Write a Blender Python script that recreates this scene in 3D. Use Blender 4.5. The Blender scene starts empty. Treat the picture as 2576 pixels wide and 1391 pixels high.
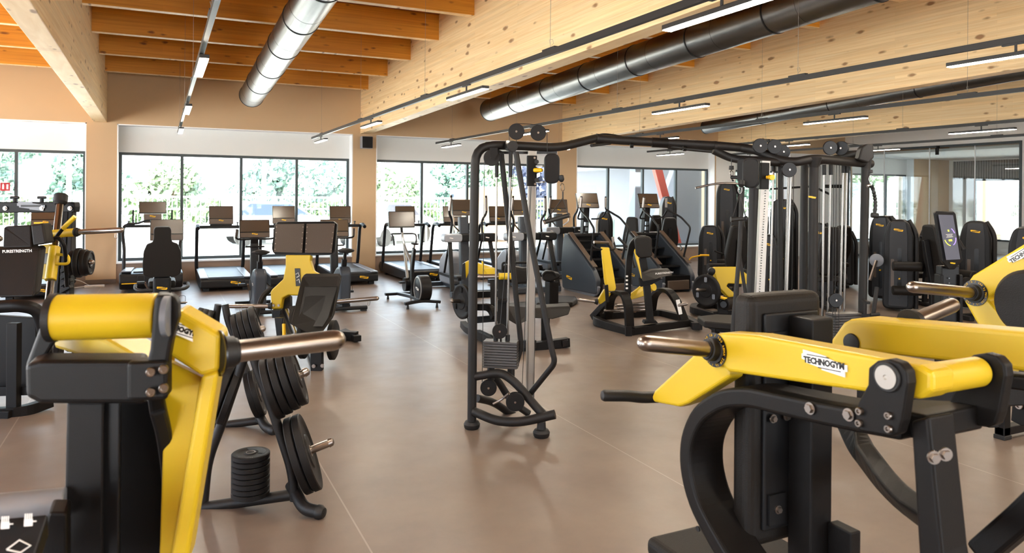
import bpy, math, random
from mathutils import Vector, Matrix
random.seed(7)
S = bpy.context.scene
COL = S.collection
PI = math.pi
# ------------------------------------------------------------------ camera
CH, CF, CY0 = 1.75, 1839.0, 491.0
TH, RHO = math.radians(25.64), math.radians(0.46)
FW = Vector((math.sin(TH), math.cos(TH), 0))
R0 = Vector((math.cos(TH), -math.sin(TH), 0))
RT = (R0 * math.cos(RHO) + Vector((0, 0, 1)) * math.sin(RHO)).normalized()
UP = RT.cross(FW).normalized()
cam = bpy.data.cameras.new('camera')
cam.sensor_width = 36.0
cam.lens = 36.0 * CF / 2576.0
cam.shift_y = -(695.5 - CY0) / 2576.0
cam.clip_start = 0.05
cam.clip_end = 400
cam.dof.use_dof = True
cam.dof.focus_distance = 5.5
cam.dof.aperture_fstop = 5.0
co = bpy.data.objects.new('camera', cam)
COL.objects.link(co)
m3 = Matrix((RT, UP, -FW)).transposed().to_4x4()
m3.translation = (0, 0, CH)
co.matrix_world = m3
S.camera = co
# ------------------------------------------------------------------ look
S.view_settings.view_transform = 'Standard'
S.view_settings.look = 'None'
S.view_settings.gamma = 1.0
S.view_settings.exposure = 2.25
S.cycles.max_bounces = 6
S.cycles.diffuse_bounces = 4
S.cycles.glossy_bounces = 3
S.cycles.transparent_max_bounces = 12
S.cycles.caustics_reflective = False
S.cycles.caustics_refractive = False
S.cycles.use_denoising = True
S.cycles.sample_clamp_indirect = 6.0
# ------------------------------------------------------------------ sky and sun
w = bpy.data.worlds.new('sky')
S.world = w
w.use_nodes = True
nt = w.node_tree
bg = nt.nodes['Background']
tc = nt.nodes.new('ShaderNodeTexCoord')
sp = nt.nodes.new('ShaderNodeSeparateXYZ')
cr = nt.nodes.new('ShaderNodeValToRGB')
cr.color_ramp.elements[0].position = 0.0
cr.color_ramp.elements[0].color = (0.84, 0.91, 1.0, 1)
cr.color_ramp.elements[1].position = 0.7
cr.color_ramp.elements[1].color = (0.55, 0.75, 1.0, 1)
nt.links.new(tc.outputs['Generated'], sp.inputs[0])
nt.links.new(sp.outputs['Z'], cr.inputs[0])
nt.links.new(cr.outputs[0], bg.inputs['Color'])
bg.inputs['Strength'].default_value = 1.7
sl = bpy.data.lights.new('sun', 'SUN')
sl.energy = 9.0
sl.angle = math.radians(0.6)
sl.color = (1.0, 0.95, 0.86)
so = bpy.data.objects.new('sun', sl)
COL.objects.link(so)
so.location = (-6, -10, 20)
so.rotation_euler = Vector((0.35, 0.62, -1.1)).to_track_quat('-Z', 'Y').to_euler()

def area(name, loc, aim, sx, sy, power, color=(1, 1, 1), portal=False):
    l = bpy.data.lights.new(name, 'AREA')
    l.shape = 'RECTANGLE'
    l.size, l.size_y, l.energy, l.color = sx, sy, power, color
    l.cycles.is_portal = portal
    o = bpy.data.objects.new(name, l)
    COL.objects.link(o)
    o.location = loc
    o.rotation_euler = Vector(aim).to_track_quat('-Z', 'Y').to_euler()
    return o
OPEN = [(-5.83, -1.28), (-0.77, 3.78), (4.30, 8.90), (9.46, 13.93), (14.66, 16.80), (19.4, 22.3)]
for a, b in OPEN:
    area('window_daylight', ((a + b) / 2, 16.35, 1.45), (0, -1, 0), b - a, 2.25, 1, portal=True)
for a in (4.0,):
    area('added_rear_daylight', (a + 1.5, -7.9, 1.9), (0, 1, 0), 6.4, 3.3, 1, portal=True)  # unseen rear opening, added to let in light from behind

for a in (-7.3 + 4.0, 0.7 + 3.5, 8.7 + 3.4):
    area('added_side_daylight', (-6.9, a, 1.9), (1, 0, 0), 7.0, 3.3, 1, portal=True)  # unseen left openings, added to brighten the sides of the beams

# ------------------------------------------------------------------ materials
def lin(c):
    c = c.lstrip('#')
    r = [int(c[i:i + 2], 16) / 255 for i in (0, 2, 4)]
    return tuple((x / 12.92 if x <= 0.04045 else ((x + 0.055) / 1.055) ** 2.4) for x in r) + (1,)

def mat(name, col, rough=0.5, metal=0.0, bump=0.0, bscale=300, var=0.0, vscale=8.0, spec=0.5, emit=None, es=1.0):
    m = bpy.data.materials.new(name)
    m.use_nodes = True
    n = m.node_tree.nodes
    L = m.node_tree.links
    p = n['Principled BSDF']
    c = lin(col) if isinstance(col, str) else tuple(col) + (1,)
    p.inputs['Base Color'].default_value = c
    p.inputs['Roughness'].default_value = rough
    p.inputs['Metallic'].default_value = metal
    p.inputs['Specular IOR Level'].default_value = spec
    t = n.new('ShaderNodeTexCoord')
    if var > 0:
        nz = n.new('ShaderNodeTexNoise')
        nz.inputs['Scale'].default_value = vscale
        nz.inputs['Detail'].default_value = 5
        mp = n.new('ShaderNodeMapRange')
        mp.inputs[3].default_value = 1 - var
        mp.inputs[4].default_value = 1 + var
        mx = n.new('ShaderNodeVectorMath')
        mx.operation = 'SCALE'
        mx.inputs[0].default_value = c[:3]
        L.new(t.outputs['Object'], nz.inputs['Vector'])
        L.new(nz.outputs['Fac'], mp.inputs[0])
        L.new(mp.outputs[0], mx.inputs['Scale'])
        L.new(mx.outputs[0], p.inputs['Base Color'])
    if bump > 0:
        nb = n.new('ShaderNodeTexNoise')
        nb.inputs['Scale'].default_value = bscale
        nb.inputs['Detail'].default_value = 3
        bp = n.new('ShaderNodeBump')
        bp.inputs['Strength'].default_value = bump
        bp.inputs['Distance'].default_value = 0.002
        L.new(t.outputs['Object'], nb.inputs['Vector'])
        L.new(nb.outputs['Fac'], bp.inputs['Height'])
        L.new(bp.outputs[0], p.inputs['Normal'])
    if emit:
        p.inputs['Emission Color'].default_value = lin(emit) if isinstance(emit, str) else tuple(emit) + (1,)
        p.inputs['Emission Strength'].default_value = es
    return m

def wood(name, light, dark, knot, ax, lam=0.13, knots=True, rough=0.55):
    """glued laminated timber: boards along axis ax ('x' or 'y'), fine grain, oval knots"""
    m = bpy.data.materials.new(name)
    m.use_nodes = True
    n = m.node_tree.nodes
    L = m.node_tree.links
    p = n['Principled BSDF']
    p.inputs['Roughness'].default_value = rough
    t = n.new('ShaderNodeTexCoord')
    mp = n.new('ShaderNodeMapping')
    mp.inputs['Scale'].default_value = (0.35, 3, 14) if ax == 'x' else (3, 0.35, 14)
    L.new(t.outputs['Object'], mp.inputs[0])
    g = n.new('ShaderNodeTexNoise')
    g.inputs['Scale'].default_value = 3.0
    g.inputs['Detail'].default_value = 7
    g.inputs['Distortion'].default_value = 0.6
    L.new(mp.outputs[0], g.inputs['Vector'])
    r = n.new('ShaderNodeValToRGB')
    r.color_ramp.elements[0].position = 0.3
    r.color_ramp.elements[0].color = lin(dark)
    r.color_ramp.elements[1].position = 0.68
    r.color_ramp.elements[1].color = lin(light)
    L.new(g.outputs['Fac'], r.inputs[0])
    # board to board tint: brick pattern in the face plane
    s = n.new('ShaderNodeSeparateXYZ')
    L.new(t.outputs['Object'], s.inputs[0])
    cb = n.new('ShaderNodeCombineXYZ')
    L.new(s.outputs['X' if ax == 'x' else 'Y'], cb.inputs[0])
    L.new(s.outputs['Z'], cb.inputs[1])
    bk = n.new('ShaderNodeTexBrick')
    bk.inputs['Color1'].default_value = (0.93, 0.93, 0.93, 1)
    bk.inputs['Color2'].default_value = (1.05, 1.04, 1.02, 1)
    bk.inputs['Mortar'].default_value = (0.9, 0.87, 0.83, 1)
    bk.inputs['Scale'].default_value = 1.0
    bk.inputs['Mortar Size'].default_value = 0.0016
    bk.inputs['Brick Width'].default_value = 2.7
    bk.inputs['Row Height'].default_value = lam / 3.0
    L.new(cb.outputs[0], bk.inputs['Vector'])
    mu = n.new('ShaderNodeMix')
    mu.data_type = 'RGBA'
    mu.blend_type = 'MULTIPLY'
    mu.inputs[0].default_value = 1.0
    L.new(r.outputs[0], mu.inputs[6])
    L.new(bk.outputs['Color'], mu.inputs[7])
    out = mu.outputs[2]
    if knots:
        mk = n.new('ShaderNodeMapping')
        mk.inputs['Scale'].default_value = (2.2, 6, 6) if ax == 'x' else (6, 2.2, 6)
        L.new(t.outputs['Object'], mk.inputs[0])
        v = n.new('ShaderNodeTexVoronoi')
        v.inputs['Scale'].default_value = 1.25
        L.new(mk.outputs[0], v.inputs['Vector'])
        nz = n.new('ShaderNodeTexNoise')
        nz.inputs['Scale'].default_value = 4.5
        L.new(t.outputs['Object'], nz.inputs['Vector'])
        k = n.new('ShaderNodeMath')
        k.operation = 'MULTIPLY_ADD'
        L.new(nz.outputs['Fac'], k.inputs[0])
        k.inputs[1].default_value = 0.52
        k.inputs[2].default_value = -0.14
        d = n.new('ShaderNodeMath')
        d.operation = 'SUBTRACT'
        L.new(v.outputs['Distance'], d.inputs[0])
        L.new(k.outputs[0], d.inputs[1])
        rr = n.new('ShaderNodeMapRange')
        rr.inputs[1].default_value = -0.05
        rr.inputs[2].default_value = 0.07
        rr.inputs[3].default_value = 0.85
        rr.inputs[4].default_value = 0.0
        L.new(d.outputs[0], rr.inputs[0])
        mz = n.new('ShaderNodeMix')
        mz.data_type = 'RGBA'
        L.new(rr.outputs[0], mz.inputs[0])
        L.new(out, mz.inputs[6])
        mz.inputs[7].default_value = lin(knot)
        out = mz.outputs[2]
    L.new(out, p.inputs['Base Color'])
    return m

M = {}
M['black'] = mat('black_powder_coat', '#120f0e', 0.45, 0.0, 0.25, 500, spec=0.2)
M['graphite'] = mat('graphite_plastic', '#151415', 0.4, 0.0, 0.0, spec=0.28)
M['cover'] = mat('anthracite_cover', '#363b43', 0.4, 0.1, 0.0, spec=0.45)
M['pad'] = mat('black_leatherette', '#191512', 0.52, 0.0, 0.5, 260, spec=0.24)
M['rubber'] = mat('black_rubber', '#110f0f', 0.55, 0.0, 0.3, 200)
M['steel'] = mat('brushed_steel', '#9a9088', 0.3, 1.0, 0.0, var=0.08, vscale=30)
M['chrome'] = mat('chrome', '#8f8b86', 0.24, 1.0)
M['alu'] = mat('satin_aluminium', '#aaa59e', 0.42, 0.6)
M['grey'] = mat('silver_grey_cover', '#9a9ea6', 0.35, 0.3)
M['yellow'] = mat('yellow_powder_coat', '#cfae1c', 0.40, 0.0, 0.12, 420, spec=0.5)
M['ytrim'] = mat('yellow_trim', '#efb90c', 0.45)
M['white'] = mat('white_label', '#f2f0ec', 0.5)
M['screen'] = mat('dark_screen_glass', '#4a3c30', 0.16, 0.0, spec=0.8)
M['dark'] = mat('black_gloss', '#0d0c0c', 0.25)
M['belt'] = mat('running_belt', '#45474c', 0.45, 0.0, 0.3, 300)
M['cable'] = mat('black_cable', '#161514', 0.5)
M['plate'] = mat('rubber_weight_plate', '#161312', 0.52, 0.0, 0.35, 180, spec=0.24)

# ------------------------------------------------------------------ mesh building
def V(*a):
    return Vector(a[0]) if len(a) == 1 else Vector(a)
def ray(px, py):
    return FW + RT * ((px - 1288.0) / CF) + UP * ((CY0 - py) / CF)
DS = 1.0   # distance factor of the machine being built
def PD(px, py, d):
    return V(0, 0, CH) + ray(px, py) * (d * DS)
def PY(px, py, y):
    r = ray(px, py)
    return V(0, 0, CH) + r * (y / r.y)
def PX(px, py, x):
    r = ray(px, py)
    return V(0, 0, CH) + r * (x / r.x)
def PZ(px, py, z=0.0):
    r = ray(px, py)
    return V(0, 0, CH) + r * ((z - CH) / r.z)

def frame(d, up=None):
    d = V(d).normalized()
    up = V(up) if up is not None else V(0, 0, 1)
    if abs(d.dot(up.normalized())) > 0.985:
        up = V(0, 1, 0) if abs(d.y) < 0.9 else V(1, 0, 0)
    x = up.cross(d).normalized()
    return x, d.cross(x).normalized()

def fil(pts, r, n=5, closed=False):
    """round the corners of a polyline"""
    pts = [V(p) for p in pts]
    out = []
    N = len(pts)
    for i, p in enumerate(pts):
        if not closed and i in (0, N - 1):
            out.append(p)
            continue
        a, b = pts[(i - 1) % N], pts[(i + 1) % N]
        da, db = a - p, b - p
        rr = r[i] if isinstance(r, (list, tuple)) else r
        k = min(rr, da.length * 0.48, db.length * 0.48)
        if k < 1e-5:
            out.append(p)
            continue
        A, B = p + da.normalized() * k, p + db.normalized() * k
        for j in range(n + 1):
            t = j / n
            out.append(A * (1 - t) ** 2 + p * 2 * t * (1 - t) + B * t * t)
    return out

def rpoly(pts, r, n=4):
    return [(p.x, p.y) for p in fil([V(a, b, 0) for a, b in pts], r, n, True)]

def rrect(w, h, r, n=4):
    return rpoly([(-w / 2, -h / 2), (w / 2, -h / 2), (w / 2, h / 2), (-w / 2, h / 2)], r, n)

class MB:
    def __init__(s):
        s.v, s.f, s.sm = [], [], []
    def add(s, v, f, smooth=False):
        o = len(s.v)
        s.v += [tuple(x) for x in v]
        s.f += [tuple(i + o for i in q) for q in f]
        s.sm += [smooth] * len(f)
        return s
    def box(s, x0, x1, y0, y1, z0, z1):
        v = [(x, y, z) for z in (z0, z1) for y in (y0, y1) for x in (x0, x1)]
        return s.add(v, [(0, 2, 3, 1), (4, 5, 7, 6), (0, 1, 5, 4), (2, 6, 7, 3), (0, 4, 6, 2), (1, 3, 7, 5)])
    def obox(s, c, sx, sy, sz, ux, uy, uz=None):
        """box at centre c with half extents along the unit axes ux, uy, uz"""
        ux, uy = V(ux).normalized(), V(uy).normalized()
        uz = V(uz).normalized() if uz is not None else ux.cross(uy).normalized()
        c = V(c)
        v = [c + ux * (a * sx / 2) + uy * (b * sy / 2) + uz * (d * sz / 2) for d in (-1, 1) for b in (-1, 1) for a in (-1, 1)]
        return s.add(v, [(0, 2, 3, 1), (4, 5, 7, 6), (0, 1, 5, 4), (2, 6, 7, 3), (0, 4, 6, 2), (1, 3, 7, 5)])
    def sweep(s, pts, prof, up=None, smooth=False, cap=True, scale=None, closed=False):
        """sweep a closed 2D profile (x across, y along up) along a polyline"""
        pts = [V(p) for p in pts]
        n, k = len(pts), len(prof)
        v, f = [], []
        X, Yv = None, None
        for i, p in enumerate(pts):
            if closed:
                d = (pts[(i + 1) % n] - pts[i - 1]).normalized()
            elif i == 0:
                d = (pts[1] - pts[0]).normalized()
            elif i == n - 1:
                d = (pts[-1] - pts[-2]).normalized()
            else:
                d = ((pts[i + 1] - p).normalized() + (p - pts[i - 1]).normalized())
                d = d.normalized() if d.length > 1e-6 else (pts[i + 1] - p).normalized()
            if up is not None:
                x, y = frame(d, up)
            elif X is None:
                x, y = frame(d)
            else:
                x = (X - d * X.dot(d)).normalized()
                y = d.cross(x)
            X = x
            q = 1.0
            if 0 < i < n - 1:
                c = (pts[i + 1] - p).normalized().dot((p - pts[i - 1]).normalized())
                q = 1.0 / max(0.5, math.sqrt(max(0.0, (1 + c) / 2)))
            sc = scale[i] if scale else 1.0
            for a, b in prof:
                v.append(p + x * (a * sc * (q if up is not None else 1)) + y * (b * sc))
        m = n if closed else n - 1
        for i in range(m):
            for j in range(k):
                a, b = i * k + j, i * k + (j + 1) % k
                c, d = ((i + 1) % n) * k + (j + 1) % k, ((i + 1) % n) * k + j
                f.append((a, b, c, d))
        s.add(v, f, smooth)
        if cap and not closed:
            o = len(s.v) - n * k
            s.f.append(tuple(o + j for j in reversed(range(k))))
            s.f.append(tuple(o + (n - 1) * k + j for j in range(k)))
            s.sm += [False, False]
        return s
    def tube(s, pts, r, n=10, fr=0.0, cap=True, closed=False, scale=None):
        if fr and len(pts) > 2:
            pts = fil(pts, fr)
        return s.sweep(pts, [(r * math.cos(2 * PI * i / n), r * math.sin(2 * PI * i / n)) for i in range(n)], None, True, cap, scale, closed)
    def bar(s, pts, w, h, up=None, fr=0.0, rad=0.0, seg=5):
        """rectangular section along pts: w across, h along up"""
        pts = [V(p) for p in pts]
        if fr and len(pts) > 2:
            pts = fil(pts, fr, seg)
        pr = rrect(w, h, rad, 2) if rad else [(-w / 2, -h / 2), (w / 2, -h / 2), (w / 2, h / 2), (-w / 2, h / 2)]
        return s.sweep(pts, pr, up if up is not None else (0, 0, 1))
    def cyl(s, p, q, r, r2=None, n=20, cap=True):
        r2 = r if r2 is None else r2
        p, q = V(p), V(q)
        x, y = frame(q - p)
        v = []
        for c, rr in ((p, r), (q, r2)):
            v += [c + x * (rr * math.cos(2 * PI * i / n)) + y * (rr * math.sin(2 * PI * i / n)) for i in range(n)]
        s.add(v, [(i, (i + 1) % n, n + (i + 1) % n, n + i) for i in range(n)], True)
        if cap:
            o = len(s.v) - 2 * n
            s.f += [tuple(o + i for i in reversed(range(n))), tuple(o + n + i for i in range(n))]
            s.sm += [False, False]
        return s
    def lathe(s, c, ax, prof, n=24):
        """prof: list of (distance along axis, radius)"""
        c, ax = V(c), V(ax).normalized()
        x, y = frame(ax)
        k = len(prof)
        v = []
        for h, r in prof:
            v += [c + ax * h + x * (r * math.cos(2 * PI * i / n)) + y * (r * math.sin(2 * PI * i / n)) for i in range(n)]
        f = [(a * n + i, a * n + (i + 1) % n, (a + 1) * n + (i + 1) % n, (a + 1) * n + i) for a in range(k - 1) for i in range(n)]
        s.add(v, f, True)
        o = len(s.v) - n * k
        if prof[0][1] > 1e-4:
            s.f.append(tuple(o + i for i in reversed(range(n))))
            s.sm.append(False)
        if prof[-1][1] > 1e-4:
            s.f.append(tuple(o + (k - 1) * n + i for i in range(n)))
            s.sm.append(False)
        return s
    def prism(s, poly, o, u, v, t, smooth=False, hole=None):
        """flat polygon (a, b) -> o + u a + v b, thickness t along u x v, centred"""
        o, u, v = V(o), V(u).normalized(), V(v).normalized()
        nn = u.cross(v).normalized()
        k = len(poly)
        pts = [o + u * a + v * b + nn * (z * t / 2) for z in (-1, 1) for a, b in poly]
        f = [(i, (i + 1) % k, k + (i + 1) % k, k + i) for i in range(k)]
        s.add(pts, f, smooth)
        b = len(s.v) - 2 * k
        s.f += [tuple(b + i for i in reversed(range(k))), tuple(b + k + i for i in range(k))]
        s.sm += [False, False]
        return s
    def slab(s, pts, t, n=None):
        """polygon given by 3D points, extruded by t away along n (default its normal)"""
        pts = [V(p) for p in pts]
        if n is None:
            n = (pts[1] - pts[0]).cross(pts[2] - pts[0])
        n = V(n).normalized() * t
        k = len(pts)
        s.add(pts + [p + n for p in pts], [(i, (i + 1) % k, k + (i + 1) % k, k + i) for i in range(k)])
        b = len(s.v) - 2 * k
        s.f += [tuple(b + i for i in reversed(range(k))), tuple(b + k + i for i in range(k))]
        s.sm += [False, False]
        return s
    def loft(s, rings, cap=True, smooth=True):
        k = len(rings[0])
        v = [V(p) for r in rings for p in r]
        f = [(a * k + i, a * k + (i + 1) % k, (a + 1) * k + (i + 1) % k, (a + 1) * k + i) for a in range(len(rings) - 1) for i in range(k)]
        s.add(v, f, smooth)
        if cap:
            o = len(s.v) - len(v)
            s.f += [tuple(o + i for i in reversed(range(k))), tuple(o + (len(rings) - 1) * k + i for i in range(k))]
            s.sm += [False, False]
        return s
    def build(s, name, m, parent=None, world=False, bev=0.0, seg=2, sub=0, label=None, kind=None):
        me = bpy.data.meshes.new(name)
        v = s.v
        if world and parent is not None:
            iv = ROOTM(parent).inverted()
            v = [tuple(iv @ V(p)) for p in v]
        me.from_pydata(v, [], s.f)
        me.polygons.foreach_set('use_smooth', s.sm)
        import bmesh
        bm = bmesh.new()
        bm.from_mesh(me)
        bmesh.ops.recalc_face_normals(bm, faces=bm.faces)
        bm.to_mesh(me)
        bm.free()
        if any(s.sm):
            me.set_sharp_from_angle(angle=math.radians(38))
        me.materials.append(M[m] if isinstance(m, str) else m)
        o = bpy.data.objects.new(name, me)
        COL.objects.link(o)
        if parent is not None:
            o.parent = parent
        if bev:
            b = o.modifiers.new('bevel', 'BEVEL')
            b.width, b.segments, b.limit_method, b.angle_limit = bev, seg, 'ANGLE', math.radians(35)
            b.use_clamp_overlap = True
            b.harden_normals = False
        if sub:
            q = o.modifiers.new('subsurf', 'SUBSURF')
            q.levels = q.render_levels = sub
        if label:
            o['label'] = label
        if kind:
            o['kind'] = kind
        return o

def ROOTM(o):
    while o.parent is not None:
        o = o.parent
    return Matrix.Translation(o.location) @ o.rotation_euler.to_matrix().to_4x4()

def thing(name, label, cat, loc=(0, 0, 0), rz=0.0, group=None):
    o = bpy.data.objects.new(name, None)
    COL.objects.link(o)
    o.empty_display_size = 0.1
    o.location = loc
    o.rotation_euler = (0, 0, rz)
    return tag(o, label, cat, group)

def tag(o, label, cat, group=None):
    o['label'] = label
    o['category'] = cat
    if group:
        o['group'] = group
    return o

def copy_tree(o, label=None, loc=None, rz=None, parent=None, group=None):
    c = o.copy()
    COL.objects.link(c)
    c.parent = parent
    if loc is not None:
        c.location = loc
    if rz is not None:
        c.rotation_euler = (0, 0, rz)
    if label:
        c['label'] = label
    if group:
        c['group'] = group
    for ch in list(o.children):
        copy_tree(ch, parent=c)
    return c

def text_mb(txt, size, ux, uy, o, t=0.0015, center=True, sx=1.0, bold=0.0):
    """raised lettering as mesh: o centre, ux reading direction, uy up"""
    cu = bpy.data.curves.new('lettering', 'FONT')
    cu.body = txt
    cu.size = size
    cu.align_x = 'CENTER' if center else 'LEFT'
    cu.align_y = 'CENTER'
    cu.extrude = t
    cu.offset = bold
    cu.resolution_u = 2
    ob = bpy.data.objects.new('lettering', cu)
    COL.objects.link(ob)
    dg = bpy.context.evaluated_depsgraph_get()
    me = ob.evaluated_get(dg).to_mesh()
    ux, uy, o = V(ux).normalized(), V(uy).normalized(), V(o)
    un = ux.cross(uy)
    vs = [o + ux * (p.co.x * sx) + uy * p.co.y + un * p.co.z for p in me.vertices]
    fs = [tuple(f.vertices) for f in me.polygons]
    ob.to_mesh_clear()
    bpy.data.objects.remove(ob)
    bpy.data.curves.remove(cu)
    return MB().add(vs, fs)

BADGE = [(-1, .28), (-.93, .28), (-.93, .5), (.1, .36), (.1, .28), (.86, .1), (1, .1), (1, -.22), (.9, -.22), (.9, -.5), (-.1, -.36), (-.1, -.28), (-.85, -.14), (-.85, -.02), (-1, .02)]
def badge(parent, o, ux, uy, w, m='ytrim', txt=False, world=False):
    """the maker's plate: an irregular outline, with its lettering where it can be read"""
    ux, uy = V(ux).normalized(), V(uy).normalized()
    h = 0.36 * w
    b = MB().prism([(a * w / 2, c * h) for a, c in BADGE], o, ux, uy, 0.004).build('logo_plate', m, parent, world)
    un = ux.cross(uy)
    if txt:
        t = text_mb('TECHNOGYM', w * 0.155, ux, uy, V(o) + un * 0.0022, 0.0006, sx=0.93, bold=0.0012)
        k = w / 2
        t.obox(V(o) + un * 0.0024 + uy * (h * 0.29) - ux * (k * 0.25), k * 1.0, h * 0.05, 0.0012, ux, uy)
        t.obox(V(o) + un * 0.0024 - uy * (h * 0.27) + ux * (k * 0.25), k * 1.0, h * 0.05, 0.0012, ux, uy)
        t.build('lettering', 'dark', b, world)
    else:
        MB().obox(V(o) + un * 0.0022, w * 0.72, h * 0.20, 0.001, ux, uy).build('lettering', M['cable'] if m == 'ytrim' else 'cable', b, world) if w > 0.07 else None
    return b
# ================================================================== the building
M['wall'] = mat('sand_wall_paint', '#c8aa86', 0.85, var=0.02, vscale=3, bump=0.1, bscale=120)
M['wallw'] = mat('white_wall_paint', '#eceae6', 0.85)
M['reveal'] = mat('white_reveal', '#f4f4f4', 0.7)
M['fascia'] = mat('pale_grey_blind', '#e6e7e5', 0.8)
M['winframe'] = mat('dark_window_frame', '#3b4446', 0.45)
M['skirt'] = mat('brown_skirting', '#6f6259', 0.6)
M['tilewall'] = mat('taupe_sill_wall', '#917a69', 0.6, var=0.05)
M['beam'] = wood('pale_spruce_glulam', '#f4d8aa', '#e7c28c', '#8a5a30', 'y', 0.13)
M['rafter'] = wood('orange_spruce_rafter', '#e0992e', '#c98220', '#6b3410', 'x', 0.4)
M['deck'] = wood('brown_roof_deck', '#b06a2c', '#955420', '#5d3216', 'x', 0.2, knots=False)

def floor_mat():
    m = bpy.data.materials.new('taupe_vinyl_floor')
    m.use_nodes = True
    n, L = m.node_tree.nodes, m.node_tree.links
    p = n['Principled BSDF']
    t = n.new('ShaderNodeTexCoord')
    a = n.new('ShaderNodeTexNoise')
    a.inputs['Scale'].default_value = 1.4
    a.inputs['Detail'].default_value = 9
    a.inputs['Roughness'].default_value = 0.62
    L.new(t.outputs['Object'], a.inputs['Vector'])
    r = n.new('ShaderNodeValToRGB')
    r.color_ramp.elements[0].position = 0.35
    r.color_ramp.elements[0].color = lin('#6b5d54')
    r.color_ramp.elements[1].position = 0.68
    r.color_ramp.elements[1].color = lin('#7c6c60')
    L.new(a.outputs['Fac'], r.inputs[0])
    # welded seams every 1.92 m, running towards the windows
    s = n.new('ShaderNodeSeparateXYZ')
    L.new(t.outputs['Object'], s.inputs[0])
    pp = n.new('ShaderNodeMath')
    pp.operation = 'PINGPONG'
    ad = n.new('ShaderNodeMath')
    ad.operation = 'ADD'
    ad.inputs[1].default_value = 0.98 + 1.92 * 20
    L.new(s.outputs['X'], ad.inputs[0])
    L.new(ad.outputs[0], pp.inputs[0])
    pp.inputs[1].default_value = 0.96
    lt = n.new('ShaderNodeMath')
    lt.operation = 'LESS_THAN'
    L.new(pp.outputs[0], lt.inputs[0])
    lt.inputs[1].default_value = 0.0045
    mx = n.new('ShaderNodeMix')
    mx.data_type = 'RGBA'
    L.new(lt.outputs[0], mx.inputs[0])
    L.new(r.outputs[0], mx.inputs[6])
    mx.inputs[7].default_value = lin('#8f8176')
    L.new(mx.outputs[2], p.inputs['Base Color'])
    b = n.new('ShaderNodeTexNoise')
    b.inputs['Scale'].default_value = 5
    b.inputs['Detail'].default_value = 6
    L.new(t.outputs['Object'], b.inputs['Vector'])
    rr = n.new('ShaderNodeMapRange')
    rr.inputs[3].default_value = 0.30
    rr.inputs[4].default_value = 0.44
    L.new(b.outputs['Fac'], rr.inputs[0])
    L.new(rr.outputs[0], p.inputs['Roughness'])
    p.inputs['Specular IOR Level'].default_value = 0.5
    return m
M['floor'] = floor_mat()

def glass_mat(name, tint=(1, 1, 1), refl=1.0):
    m = bpy.data.materials.new(name)
    m.use_nodes = True
    n, L = m.node_tree.nodes, m.node_tree.links
    n.remove(n['Principled BSDF'])
    o = n['Material Output']
    tr = n.new('ShaderNodeBsdfTransparent')
    tr.inputs[0].default_value = tuple(tint) + (1,)
    gl = n.new('ShaderNodeBsdfGlossy')
    gl.inputs['Roughness'].default_value = 0.02
    fr = n.new('ShaderNodeFresnel')
    fr.inputs[0].default_value = 1.5
    mu = n.new('ShaderNodeMath')
    mu.operation = 'MULTIPLY'
    mu.inputs[1].default_value = refl
    L.new(fr.outputs[0], mu.inputs[0])
    mx = n.new('ShaderNodeMixShader')
    L.new(mu.outputs[0], mx.inputs[0])
    L.new(tr.outputs[0], mx.inputs[1])
    L.new(gl.outputs[0], mx.inputs[2])
    L.new(mx.outputs[0], o.inputs[0])
    return m
M['glass'] = glass_mat('window_glass', (0.95, 0.98, 0.97), 0.6)
M['glassp'] = glass_mat('partition_glass', (0.90, 0.93, 0.93), 1.6)

def st(name, mb, m, parent=None, bev=0.0, label=None):
    o = mb.build(name, m, parent, bev=bev)
    if parent is None:
        o['kind'] = 'structure'
    return o

WY = 15.95          # inner face of the window wall
FY = 16.25          # plane of the window frames
ZS, ZF, ZO = 0.40, 2.53, 3.06   # sill, frame top, opening top
st('floor', MB().box(-7, 27, -8.3, 16.6, -0.08, 0), 'floor')
GX, GZ = 19.1, 3.14
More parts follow.
